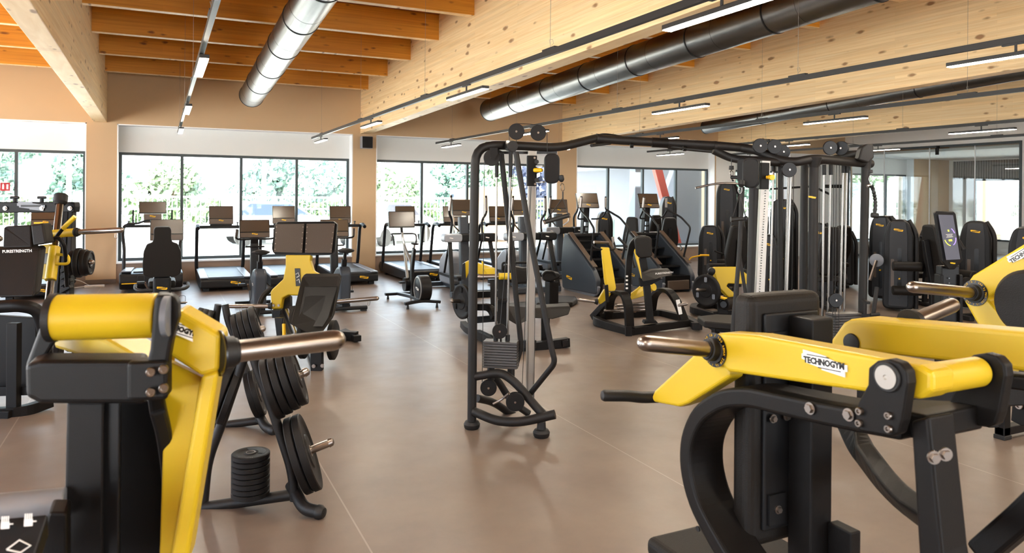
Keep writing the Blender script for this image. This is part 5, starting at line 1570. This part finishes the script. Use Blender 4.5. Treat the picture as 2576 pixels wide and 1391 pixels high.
MB().cyl(PD(112, 590, 6.65), PD(192, 584, 6.6), .038, n=22).build('horn_tube', 'yellow', t, True, bev=.004)
horn(t, PD(192, 584, 6.6), PD(311, 578, 6.5), .0245)
clip(t, PD(293, 585, 6.5))
MB().cyl(PD(133, 607, 6.5), PD(160, 572, 6.5), .016).build('release_lever', 'black', t, True)
MB().cyl(PD(158, 575, 6.5), PD(189, 545, 6.5), .020, n=16).build('lever_grip', 'yellow', t, True)
MB().tube([PD(120, 607, 6.45), PD(145, 596, 6.45), PD(160, 612, 6.45), PD(165, 640, 6.5), PD(168, 720, 6.6)], .018, 10, fr=.12).build('link_arm', 'black', t, True)
SL(t, 'shoulder_pad', [(8, 574, 6.3), (14, 569, 6.3), (78, 566, 6.3), (80, 622, 6.22), (6, 624, 6.22)], 0, .10, 'pad', bev=.016, seg=3)
SL(t, 'shoulder_pad', [(76, 566, 6.25), (108, 561, 6.25), (116, 612, 6.2), (82, 618, 6.2)], 0, .12, 'pad', bev=.016, seg=3)
SL(t, 'pad_trim', [(84, 559, 6.28), (108, 559, 6.28), (108, 563, 6.28), (84, 563, 6.28)], 0, .08, 'ytrim')
SL(t, 'backrest', [(-60, 626, 6.2), (98, 623, 6.2), (102, 630, 6.19), (88, 736, 5.95), (84, 747, 5.93), (-60, 750, 5.93)], 0, .09, 'pad', V(FW.x, FW.y, .2), bev=.018, seg=3)
e_ = (PD(76, 627, 6.17) - PD(6, 629, 6.17)).normalized()
text_mb('PURESTRENGTH', .034, e_, V(0, 0, 1) - FW * .15, PD(43, 632, 6.14), .0008, sx=1.0, bold=.0008).build('lettering', 'white', t, True)
TB(t, 'front_arch', [(-60, 775, 5.7), (50, 768, 5.7), (96, 778, 5.75), (112, 830, 5.8), (116, 900, 5.85)], .05, 'black', fr=.25)
SL(t, 'dark_shroud', [(-60, 790), (90, 800), (95, 980), (-60, 985)], 5.9, .05, 'black')
for x, y0, y1 in ((36, 812, 1042),):
    BR(t, 'frame_post', [(x, y0, 5.7), (x - 2, y1, 5.7)], .085, .06, 'black', up=FW)
BR(t, 'frame_rail', [(-60, 985, 5.75), (100, 980, 5.75)], .06, .07, 'black')
BR(t, 'floor_rail', [(-60, 1042, 5.65), (60, 1035, 5.7), (128, 1010, 5.9)], .07, .08, 'black', fr=.3)
SL(t, 'floor_foot', [(-8, 1035), (22, 1035), (20, 1060), (-8, 1060)], 5.62, .06, 'black')
BR(t, 'rear_strut', [(200, 870, 6.9), (178, 915, 6.6), (150, 960, 6.4)], .05, .06, 'graphite')
BR(t, 'floor_rail', [(168, 875, 7.7), (240, 880, 7.9)], .07, .07, 'black')
BR(t, 'rack_foot', [(150, 850, 6.9), (145, 905, 7.1)], .06, .08, 'black', up=FW)
h_ = horn(t, PD(170, 662, 6.9), PD(236, 659, 6.8), .023, False)
for i, (x, r_) in enumerate(((178, .115), (192, .14), (206, .125), (217, .115))):
    weight_plate(PD(x, 661, 6.88), RT + FW * .25, r_, .045, 'black plate on the left leg press storage peg, ' + ['innermost', 'second out', 'third out', 'outermost'][i], 'plates on the leg press storage peg')
h_ = horn(t, PD(-60, 602, 6.9), PD(6, 600, 6.9), .03, False)

# ---- lever row machine (yellow arms, lettered seat)
DS = 1.10
t = thing('lever_row', 'plate-loaded machine with two tall yellow levers and lettered black seat, centre right', 'strength machine', tuple(PZ(1630, 810)), 0)
BR(t, 'base_frame', [(1590, 838, 8.35), (1500, 808, 8.95), (1503, 796, 9.4), (1660, 787, 9.8), (1722, 801, 9.3), (1758, 820, 8.7)], .10, .10, fr=.12)
BR(t, 'base_frame', [(1592, 832, 8.4), (1732, 812, 8.8)], .08, .09)
SL(t, 'foot_block', [(1574, 822), (1590, 822), (1590, 848), (1574, 846)], 8.3, .07)
SL(t, 'foot_block', [(1740, 812), (1760, 812), (1760, 832), (1742, 830)], 8.6, .07)
for pp in ([(1584, 830, 8.45), (1581, 770, 8.45), (1572, 740, 8.5), (1550, 733, 8.7), (1535, 750, 8.9), (1530, 800, 9.1)], [(1724, 812, 8.85), (1704, 760, 8.85), (1685, 732, 8.9), (1662, 727, 9.1), (1645, 742, 9.4), (1640, 780, 9.7)]):
    MB().bar(fil([PD(*p) for p in pp], .18), .05, .12, up=(1, 0, 0)).build('arched_frame', 'black', t, True, bev=.008)
SL(t, 'instruction_strip', [(1700, 755), (1710, 753), (1717, 790), (1708, 792)], 8.78, .01, 'white')
BR(t, 'strut', [(1492, 798, 9.2), (1530, 758, 9.0), (1540, 740, 8.9)], .09, .08)
# levers
MB().slab([PD(1512, 622, 8.75), PD(1533, 623, 8.75), PD(1550, 724, 8.6), PD(1547, 732, 8.6), PD(1530, 733, 8.6), PD(1521, 712, 8.6)], .06, FW).build('lever', 'yellow', t, True, bev=.008)
MB().slab([PD(1502, 758, 8.7), PD(1520, 728, 8.68), PD(1538, 738, 8.68), PD(1530, 752, 8.7), PD(1510, 766, 8.7)], .07, FW).build('lever_foot', 'yellow', t, True, bev=.008)
SL(t, 'pivot_plate', [(1521, 718), (1530, 716), (1533, 760), (1524, 762)], 8.55, .03)
horn(t, PD(1502, 759, 8.7), PD(1452, 753, 8.65), .023)
MB().slab([PD(1592, 620, 9.4), PD(1606, 622, 9.4), PD(1645, 712, 9.1), PD(1630, 742, 9.05), PD(1582, 756, 9.0), PD(1580, 745, 9.0), PD(1618, 715, 9.1)], .06, FW).build('lever', 'yellow', t, True, bev=.008)
MB().cyl(PD(1636, 724, 9.0), PD(1645, 722, 8.95), .05, n=20).build('pivot_hub', 'yellow', t, True)
MB().tube([PD(1490, 612, 8.8), PD(1498, 625, 8.75), PD(1520, 629, 8.75), PD(1548, 627, 8.9), PD(1545, 612, 9.0), PD(1541, 598, 9.0)], .014, 10, fr=.06).build('handle', 'black', t, True)
MB().cyl(PD(1494, 609, 8.75), PD(1530, 610, 8.85), .019, n=14).cyl(PD(1545, 620, 9.0), PD(1541, 596, 9.0), .018, n=14).build('hand_grip', 'steel', t, True)
MB().cyl(PD(1555, 597, 9.2), PD(1578, 622, 9.2), .018, n=14).cyl(PD(1586, 640, 9.0), PD(1596, 672, 8.9), .02, n=14).build('hand_grip', 'rubber', t, True)
MB().cyl(PD(1575, 628, 9.2), PD(1596, 624, 9.3), .014).build('handle', 'black', t, True)
# columns, chest pad and seat
MB().bar(fil([PD(1578, 745, 8.75), PD(1582, 650, 8.75), PD(1590, 612, 8.72), PD(1606, 600, 8.68), PD(1622, 600, 8.62)], .16), .08, .085, up=FW).build('main_column', 'black', t, True, bev=.008)
SL(t, 'chest_pad', [(1597, 603), (1603, 597), (1632, 594), (1640, 600), (1642, 642), (1636, 648), (1610, 650), (1602, 640)], 8.5, .10, 'pad', V(FW.x, FW.y, 0), bev=.02, seg=3)
BR(t, 'seat_column', [(1616, 648, 8.62), (1625, 700, 8.6), (1636, 812, 8.55)], .085, .10, up=FW, bev=.006)
SL(t, 'column_base', [(1622, 808), (1650, 806), (1656, 813), (1620, 815)], 8.5, .15)
SL(t, 'seat', [(1616, 690, 8.3), (1640, 680, 8.35), (1684, 678, 8.3), (1690, 684, 8.2), (1691, 692, 8.15), (1662, 697, 8.1), (1650, 702, 8.1), (1618, 708, 8.2)], 0, .10, 'pad', V(FW.x, FW.y, .1), bev=.014, seg=3)
SL(t, 'seat_frame', [(1608, 698), (1620, 704), (1655, 700), (1668, 700), (1640, 716), (1612, 722)], 8.3, .08)
e_ = (PD(1688, 685, 8.1) - PD(1655, 688, 8.1)).normalized()
text_mb('PURESTRENGTH', .03, e_, (0, 0, 1), PD(1671, 687, 8.08), .0008).build('lettering', 'white', t, True)
b = MB()
for i in range(4):
    b.obox(PD(1577, 695 + i * 10, 8.62), .028, .022, .003, RT, (0, 0, 1))
b.build('pictogram', 'white', t, True)
for i, (x0, y0, x1, y1) in enumerate(((1519, 781, 1600, 782), (1545, 768, 1625, 762), (1552, 775, 1628, 770), (1560, 783, 1628, 778))):
    horn(t, PD(x1, y1, 8.85), PD(x0, y0, 8.8), .02, False, 'storage_horn')
horn(t, PD(1704, 768, 8.8), PD(1730, 764, 8.75), .022, False, 'storage_horn')

# ---- yellow-hooded low machine right of it
DS = 1.09
t = thing('hip_machine', 'low yellow plate-loaded machine with one black plate, left of the cable columns', 'strength machine', tuple(PZ(1830, 800)), 0)
D5 = 9.6
SL(t, 'lever_hood', [(1793, 676), (1800, 671), (1855, 671), (1880, 690), (1905, 705), (1905, 726), (1880, 715), (1832, 713), (1828, 720), (1862, 750), (1856, 762), (1842, 758), (1808, 722), (1803, 705)], D5, .14, 'yellow', V(FW.x, FW.y, -.1), bev=.012)
TB(t, 'pivot_arm', [(1792, 684, 9.55), (1778, 700, 9.5), (1776, 740, 9.5)], .04, 'graphite')
MB().lathe(PD(1790, 682, 9.5), FX, [(-.02, .05), (.02, .05), (.03, .03), (.03, 0)], 20).build('pivot_cap', 'graphite', t, True)
horn(t, PD(1790, 729, 9.45), PD(1752, 729, 9.3), .023, False)
ax = RT * -.75 + FX * .66
pl_ = thing('weight_plate', 'black three-slot plate loaded on the low yellow machine', 'weight plate', tuple(PD(1779, 730, 9.4)), 0)
disc(pl_, PD(1779, 730, 9.4), ax, .225, .04).build('disc', 'plate', pl_, True)
u_ = ax.cross(V(0, 0, 1)).normalized()
for an in (90, 210, 330):
    c_ = PD(1779, 730, 9.4) + ax.normalized() * .041 + u_ * (.15 * math.cos(math.radians(an))) + V(0, 0, .15 * math.sin(math.radians(an)))
    MB().prism(rrect(.045, .07, .015), c_, u_, (0, 0, 1), .004).build('grip_slot', 'decktop', pl_, True)
MB().cyl(PD(1822, 765, 9.3), PD(1868, 758, 9.5), .085, n=28).build('roller_pad', 'pad', t, True, bev=.012)
MB().cyl(PD(1822, 766, 9.29), PD(1820, 766, 9.26), .045, n=24).build('roller_cap', 'graphite', t, True)
SL(t, 'pad_bracket', [(1806, 750), (1830, 746), (1832, 790), (1808, 790)], 9.5, .06)
MB().cyl(PD(1812, 748, 9.3), PD(1828, 752, 9.3), .02).build('adjusting_knob', 'ytrim', t, True)
BR(t, 'base_frame', [(1800, 795, 9.6), (1742, 779, 9.9), (1748, 770, 10.4), (1800, 768, 10.6), (1880, 790, 9.6)], .1, .09, fr=.12)
BR(t, 'base_frame', [(1795, 790, 9.6), (1880, 785, 9.5)], .1, .08)
DS = 1.0
t = thing('training_bench', 'low black padded bench beside the low yellow machine', 'bench', tuple(PZ(1820, 850)), 0)
SL(t, 'bench_pad', [(1754, 795, 7.9), (1800, 790, 8.1), (1870, 793, 8.1), (1890, 812, 7.6), (1850, 815, 7.5), (1772, 808, 7.6)], 0, .07, 'pad', (0, 0, -1), bev=.015, seg=3)
BR(t, 'bench_frame', [(1775, 812, 7.75), (1800, 826, 7.7), (1900, 835, 7.6)], .07, .06)
for x, y in ((1800, 826), (1880, 832)):
    p_ = PD(x, y, 7.7)
    MB().box(p_.x - .03, p_.x + .03, p_.y - .03, p_.y + .03, 0, p_.z).build('bench_leg', 'black', t, True)

# ---- machine behind the cable station
DS = 1.055
t = thing('lying_leg_machine', 'yellow and black plate-loaded bench machine seen through the cable station tubes', 'strength machine', tuple(PZ(1300, 840)), 0)
SL(t, 'lever_head', [(1166, 662), (1178, 656), (1196, 660), (1232, 672), (1246, 676), (1246, 690), (1215, 692), (1180, 684), (1172, 702), (1165, 690)], 8.6, .10, 'yellow', bev=.01)
SL(t, 'lever_side', [(1163, 664), (1170, 660), (1172, 705), (1160, 702)], 8.5, .05, 'graphite')
SL(t, 'yellow_fin', [(1211, 657), (1217, 659), (1219, 682), (1213, 682)], 8.4, .03, 'yellow')
SL(t, 'lever_tip', [(1216, 676), (1240, 674), (1246, 690), (1228, 694)], 8.35, .06, 'yellow')
horn(t, PD(1262, 695, 8.2), PD(1200, 696, 8.1), .028, False)
MB().cyl(PD(1256, 695, 8.15), PD(1285, 695, 8.2), .040, n=24).build('horn_socket', 'yellow', t, True, bev=.004)
horn(t, PD(1165, 758, 8.6), PD(1134, 757, 8.45), .024, False)
pl_ = thing('weight_plate', 'black three-slot plate left of the cable station post', 'weight plate', tuple(PD(1168, 758, 8.55)), 0)
ax = RT * -.82 + FX * .57
disc(pl_, PD(1166, 758, 8.55), ax, .215, .04).build('disc', 'plate', pl_, True)
u_ = ax.cross(V(0, 0, 1)).normalized()
for an in (90, 210, 330):
    c_ = PD(1166, 758, 8.55) + ax.normalized() * .041 + u_ * (.145 * math.cos(math.radians(an))) + V(0, 0, .145 * math.sin(math.radians(an)))
    MB().prism(rrect(.045, .07, .015), c_, u_, (0, 0, 1), .004).build('grip_slot', 'dark', pl_, True)
BR(t, 'upright', [(1264, 700, 8.3), (1262, 845, 8.2)], .11, .09, up=FW)
BR(t, 'upright', [(1240, 705, 8.7), (1242, 800, 8.6)], .07, .07, up=FW)
SL(t, 'column_collar', [(1252, 755), (1276, 755), (1275, 762), (1252, 762)], 8.1, .14)
for pp in ([(1180, 742, 9.0), (1270, 738, 8.9)], [(1190, 772, 8.6), (1235, 772, 8.5), (1245, 800, 8.4)], [(1180, 806, 8.8), (1250, 800, 8.6)], [(1200, 838, 8.3), (1250, 860, 7.9)], [(1165, 815, 8.9), (1175, 828, 8.7), (1240, 862, 8.0), (1345, 866, 7.7)]):
    BR(t, 'frame_rail', pp, .08, .08, fr=.1)
BR(t, 'floor_rail', [(1285, 880, 7.75), (1430, 860, 8.0)], .09, .10)
SL(t, 'foot_block', [(1414, 858), (1430, 856), (1430, 872), (1416, 873)], 7.9, .07)
BR(t, 'pad_post', [(1372, 800, 8.1), (1372, 860, 8.1)], .10, .08, up=FW)
SL(t, 'knee_support', [(1275, 770, 8.0), (1330, 766, 8.2), (1345, 775, 8.0), (1345, 800, 7.8), (1300, 818, 7.7), (1278, 805, 7.8)], 0, .16, 'graphite', V(FW.x, FW.y, .1), bev=.012)
SL(t, 'bench_pad', [(1325, 776, 8.0), (1432, 770, 8.2), (1436, 776, 8.15), (1430, 792, 8.1), (1390, 803, 8.0), (1335, 800, 7.9)], 0, .2, 'pad', V(FW.x, FW.y, .05), bev=.014)
SL(t, 'roller_pad', [(1262, 672), (1275, 664), (1300, 672), (1320, 676), (1338, 668), (1350, 680), (1340, 712), (1300, 716), (1265, 706)], 8.7, .18, 'pad', bev=.03, seg=3)
MB().tube([PD(1264, 680, 8.7), PD(1264, 661, 8.7), PD(1350, 661, 8.8)], .014, 10, fr=.03).build('hand_rail', 'black', t, True)
DS = 1.125
t = thing('balance_platform', 'flat round-edged black vibration platform on the floor behind the cable station', 'platform', tuple(PZ(1395, 770)), 0)
SL(t, 'platform', [(1345, 748, 10.6), (1400, 742, 11.0), (1448, 745, 11.0), (1453, 752, 10.5), (1440, 760, 10.2), (1350, 762, 10.1)], 0, .07, 'pad', (0, 0, -1), bev=.02)
DS = 1.0
t = thing('foot_trainer', 'black curved seat unit low behind the cable station', 'exercise machine', tuple(PZ(1390, 735)), 0)
SL(t, 'shell', [(1363, 692), (1375, 682), (1410, 690), (1409, 700), (1385, 710), (1366, 706)], 11.2, .3, 'graphite', bev=.03, seg=3)
MB().tube([PD(1365, 694, 11.1), PD(1372, 684, 11.1), PD(1392, 685, 11.1), PD(1398, 695, 11.1)], .02, 10, fr=.05).build('hand_rail', 'black', t, True)
p_ = PD(1388, 708, 11.3)
MB().box(p_.x - .08, p_.x + .08, p_.y - .08, p_.y + .08, 0, p_.z).box(p_.x - .3, p_.x + .3, p_.y - .06, p_.y + .06, 0, .07).build('stand', 'black', t, True, bev=.01)

# ---- information kiosk
D6 = 6.6
t = thing('kiosk', 'upright tablet kiosk with a tilted dark touch screen, right of the cable station', 'kiosk', tuple(PD(2385, 980, D6) * 1), 0)
t.location.z = 0
uy = (PD(2372, 540, D6 - .02) - PD(2397, 660, D6)).normalized()
ux = (PD(2420, 600, D6 + .05) - PD(2360, 604, D6)).normalized()
MB().slab([PD(2352, 536, D6), PD(2358, 531, D6), PD(2400, 532, D6 + .04), PD(2405, 538, D6 + .04), PD(2422, 655, D6 + .06), PD(2402, 678, D6 + .05), PD(2388, 678, D6 + .03), PD(2371, 658, D6)], .035, FW).build('screen_case', 'graphite', t, True, bev=.008, seg=3)
M['lcd'] = mat('dim_display', '#3c3c42', .2, emit=(.10, .10, .12), es=.25)
s_ = MB().slab([PD(2360, 540, D6 - .003), PD(2397, 541, D6 + .037), PD(2415, 652, D6 + .055), PD(2380, 654, D6 + .0)], .004, FW * -1).build('touch_screen', 'lcd', t, True)
M['lcdy'] = mat('display_yellow', '#c8d020', .4, emit=(.6, .65, .1), es=.3)
M['lcdv'] = mat('display_violet', '#7a60c0', .4, emit=(.35, .25, .7), es=.3)
cc = PD(2389, 595, D6 + .012)
for a0, a1, m_ in ((200, 260, 'lcdy'), (290, 350, 'lcdv'), (20, 60, 'lcdv')):
    MB().tube([cc + ux * (.062 * math.cos(math.radians(a))) + uy * (.085 * math.sin(math.radians(a))) for a in range(a0, a1 + 1, 12)], .004, 6).build('display_arc', m_, s_, True)
b = MB()
for i in range(3):
    b.obox(cc + uy * (.02 - i * .012), .07 - .012 * (i % 2), .004, .001, ux, uy)
b.build('display_text', 'white', s_, True)
MB().obox(cc - uy * .035, .035, .018, .002, ux, uy).obox(cc + uy * .055, .014, .018, .002, ux, uy).build('display_button', 'lcdy', s_, True)
badge(t, PD(2397, 662, D6 - .0), ux, uy, .05, 'ytrim', False, True)
BR(t, 'post', [(2384, 668, 6.75), (2384, 980, 6.75)], .17, .09, 'graphite', up=FW, bev=.01)
for x in (2362, 2410):
    BR(t, 'post_flange', [(x, 690, 6.72), (x + .0, 980, 6.72)], .03, .10, 'black', up=FW)
    SL(t, 'silver_strip', [(x - 3, 810), (x + 3, 810), (x + 3, 840), (x - 3, 840)], 6.64, .01, 'alu')
b = MB()
for i in range(6):
    b.cyl(PD(2388, 700 + i * 12, 6.69), PD(2388, 700 + i * 12, 6.685), .006, n=8)
b.build('vent_holes', 'decktop', t, True)
q_ = PZ(2384, 975)
MB().box(q_.x - .25, q_.x + .25, q_.y - .2, q_.y + .2, 0, .02).build('base_plate', 'black', t, True, bev=.004)

M['towerf'] = mat('dark_front_panel', '#25262a', .45, spec=.4)
# ================================================================== selectorised machines at the right
def tower(t, loc, rz, w, dp, h, slot=True):
    """rounded weight-stack shroud with a front slot; faces local -y"""
    Rm = Matrix.Translation(V(*loc)) @ Matrix.Rotation(rz, 4, 'Z')
    def L(*a):
        return Rm @ V(*a)
    ux, uz = (Rm.to_3x3() @ V(1, 0, 0)), V(0, 0, 1)
    fw_ = Rm.to_3x3() @ V(0, 1, 0)
    pr = rpoly([(-w / 2, .03), (w / 2, .03), (w / 2 - .02, h - .22), (w / 2 - .09, h), (-w / 2 + .09, h), (-w / 2 + .02, h - .22)], .10)
    sh = MB().prism(pr, L(0, dp / 2, 0), ux, uz, dp).build('weight_shroud', 'graphite', t, True, bev=.03, seg=3)
    MB().prism(rpoly([(-w * .30, .08), (w * .30, .08), (w * .28, h - .25), (w * .22, h - .03), (-w * .22, h - .03), (-w * .28, h - .25)], .03), L(0, -.005, 0), ux, uz, .03).build('front_panel', M['towerf'], sh, True, bev=.006)
    if slot:
        MB().prism(rrect(w * .13, h * .55, w * .06), L(w * .04, -.022, h * .42), ux, uz, .006).build('weight_slot', 'dark', sh, True)
        MB().cyl(L(w * .04, -.02, h * .36), L(w * .04, -.05, h * .36), .012, n=10).build('selector_pin', 'ytrim', sh, True)
        MB().obox(L(-w * .18, -.022, h * .42), w * .10, h * .3, .003, ux, uz).build('instruction_label', 'panel', sh, True)
    badge(t, L(0, -.024, h - .16), ux, uz, .13, 'ytrim', False, True)
    MB().tube([L(w / 2 + .02, .1, .05), L(w / 2 + .02, .1, h - .2), L(w * .3, .12, h - .01)], .035, 12, fr=.18).build('side_tube', 'frame', t, True)
    return L, ux, fw_
def chair(t, L, x, y, face, zs=.48, hb=.75, tilt=.15, arms=False, rollers=False):
    c, s = math.cos(face), math.sin(face)
    def Q(a, b, z):
        return L(x + a * c - b * s, y + a * s + b * c, z)
    e1, e2 = (Q(1, 0, 0) - Q(0, 0, 0)), (Q(0, 1, 0) - Q(0, 0, 0))
    MB().obox(Q(0, .18, zs), .40, .42, .08, e1, e2).build('seat', 'pad', t, True, bev=.025, seg=3)
    uz = (V(0, 0, 1) - e2 * tilt).normalized()
    MB().prism(rpoly([(-.13, 0), (.13, 0), (.19, .25), (.17, hb * .6), (.12, hb), (-.12, hb), (-.17, hb * .6), (-.19, .25)], .06), Q(0, -.05, zs + .08), e1, uz, .09).build('backrest', 'pad', t, True, bev=.025, seg=3)
    MB().bar([Q(0, -.10, .05), Q(0, -.12, zs), Q(0, -.12 - tilt * hb, zs + hb * .8)], .08, .06, up=e1).build('back_post', 'graphite', t, True, bev=.008)
    MB().bar([Q(0, .2, zs), Q(0, .22, .05)], .08, .06, up=e1).bar([Q(-.28, .3, .04), Q(.28, .3, .04)], .07, .06).bar([Q(0, -.3, .04), Q(0, .6, .04)], .08, .06).build('seat_frame', 'frame', t, True, bev=.006)
    if arms:
        for k in (-1, 1):
            MB().tube([Q(k * .22, -.1, zs + .1), Q(k * .30, .1, zs + .15), Q(k * .30, .30, zs + .2)], .017, 10, fr=.06).build('hand_grip', 'rubber', t, True)
    if rollers:
        for z_, yy in ((zs + .10, .35), (zs - .32, .55)):
            MB().cyl(Q(-.26, yy, z_), Q(.26, yy, z_), .07, n=24).build('roller_pad', 'pad', t, True, bev=.012)
        MB().bar([Q(.3, .2, zs), Q(.3, .55, zs - .3)], .03, .05).cyl(Q(.27, .2, zs), Q(.33, .2, zs), .09, n=24).build('lever_cam', 'frame', t, True)
    return Q
def machine(label, p, rz, w=.42, h=1.45, seat=None, cat='strength machine', name='weight_machine', **k):
    t_ = thing(name, label, cat, (p[0], p[1], 0), 0, 'weight machines at the right')
    L, ux, fw_ = tower(t_, (p[0], p[1], 0), rz, w, .34, h)
    if seat:
        chair(t_, L, *seat, **k)
    return t_, L
# (x, y) read off the floor
t, L = machine('short weight machine with its front panel facing the camera, right of the climbers', (10.45, 12.1), -.70, .50, 1.14, (-.85, -.05, .2), arms=True)
MB().tube([L(-.5, -.5, .2), L(-.4, -.55, .5), L(-.15, -.5, .55)], .015, 10, fr=.08).cyl(L(-.2, -.5, .55), L(-.02, -.48, .55), .02).build('yellow_lever', 'ytrim', t, True)
t, L = machine('tall lat pulldown tower with a long bent bar, left of the cable columns', (11.8, 13.1), -.70, .50, 2.08, (.35, -.6, .4), name='lat_machine')
MB().tube([L(-.7, -1.0, 1.94), L(-.2, -.9, 2.06), L(.35, -.8, 2.04), L(.85, -.7, 1.98)], .024, 10, fr=.3).build('lat_bar', 'steel', t, True)
MB().cyl(L(.1, -.4, 2.16), L(.1, -.84, 2.11), .02).build('cable_arm', 'black', t, True)
t, L = machine('tall weight tower with handle arms behind the cable guide rods', (10.34, 10.01), -.80, .46, 1.72, (.6, -.5, .3), name='lat_machine')
MB().tube([L(-.2, -.3, 1.9), L(.5, -.5, 1.95), L(.8, -.5, 1.8)], .02, 10, fr=.1).cyl(L(.7, -.5, 1.95), L(1.0, -.5, 1.95), .03).build('press_arm', 'black', t, True)
t, L = machine('shorter weight machine in front of that tall tower, behind the guide rods', (8.95, 8.95), -.75, .36, 1.14, (-.55, -.35, .5), rollers=True)
t, L = machine('weight machine behind the two thick cable posts', (9.85, 8.75), -.85, .40, 1.33, (.15, -.80, .3), rollers=True)
t, L = machine('weight machine with reclined seat between the cable posts and rightmost post', (12.1, 10.1), -.9, .36, 1.1, (-.1, -.6, .3), tilt=.5)
t, L = machine('weight machine turned sideways, just right of the rightmost cable post', (11.1, 8.55), -1.3, .42, 1.45, None)
MB().lathe(L(-.15, -.25, .85), L(-1, 0, 0) - L(0, 0, 0), [(-.02, .14), (.02, .14), (.02, 0)], 26).build('cam_disc', 'frame', t, True)
t, L = machine('leg extension machine with two black rollers, left of the kiosk', (10.28, 7.6), -.98, .44, 1.42, (.55, -.45, -.9), rollers=True, zs=.55)
MB().lathe(L(-.28, -.3, .8), L(0, -1, 0) - L(0, 0, 0), [(-.02, .09), (.02, .10), (.03, .08), (.03, 0)], 26).build('range_disc', 'decktop', t, True)
MB().bar([L(-.28, -.34, .8), L(-.36, -.42, .5)], .03, .03).build('range_lever', 'steel', t, True)
for z_ in (.74, .38):
    MB().cyl(L(-.05, -.5, z_), L(.32, -.38, z_), .07, n=22).build('roller_pad', 'pad', t, True, bev=.01)
MB().tube([L(.3, .05, 1.18), L(.75, -.1, 1.18), L(.85, -.1, 1.0)], .04, 12, fr=.08).build('upper_arm', 'frame', t, True)
t, L = machine('weight machine directly right of the kiosk screen', (11.55, 7.21), -1.05, .46, 1.40, (-.75, .1, .6), tilt=.3)
t, L = machine('weight machine at the right edge above the yellow elbow arm', (10.95, 6.1), -1.1, .5, 1.36, (.7, -.5, .3))
t, L = machine('small grey weight machine far behind the left stair climber', (9.3, 14.4), -.4, .34, 1.38, None)
t, L = machine('pale grey weight machine behind the right stair climber console', (11.3, 14.6), -.4, .36, 1.75, (-.5, -.4, .4))
for p_, lb in (((10.3, 11.2), 'grey curved machine backrest right of the short weight machine, before the tall tower'), ((9.0, 13.0), 'black upright padded seat behind the right stair climber'), ((13.9, 14.2), 'black padded seat near the last window')):
    t = thing('padded_seat', lb, 'seat', (p_[0], p_[1], 0), 0)
    def L(x, y, z, p_=p_):
        return V(p_[0] + x * .8 + y * .6, p_[1] - x * .6 + y * .8, z)
    chair(t, L, 0, 0, 2.6 if p_[0] < 11 else .5, arms=True)
t = thing('power_strip', 'white power strip with a cable on the floor by the left pier', 'power strip', (-1.05, 15.4, 0))
MB().box(-.2, .12, -.03, .03, 0, .04).build('strip_body', 'white', t, bev=.005)
MB().tube([(-.2, 0, .02), (-.4, -.08, .01), (-.5, .12, .16), (-.3, .2, .12), (-.12, .1, .02)], .006, 6, fr=.08).build('cord', 'white', t)
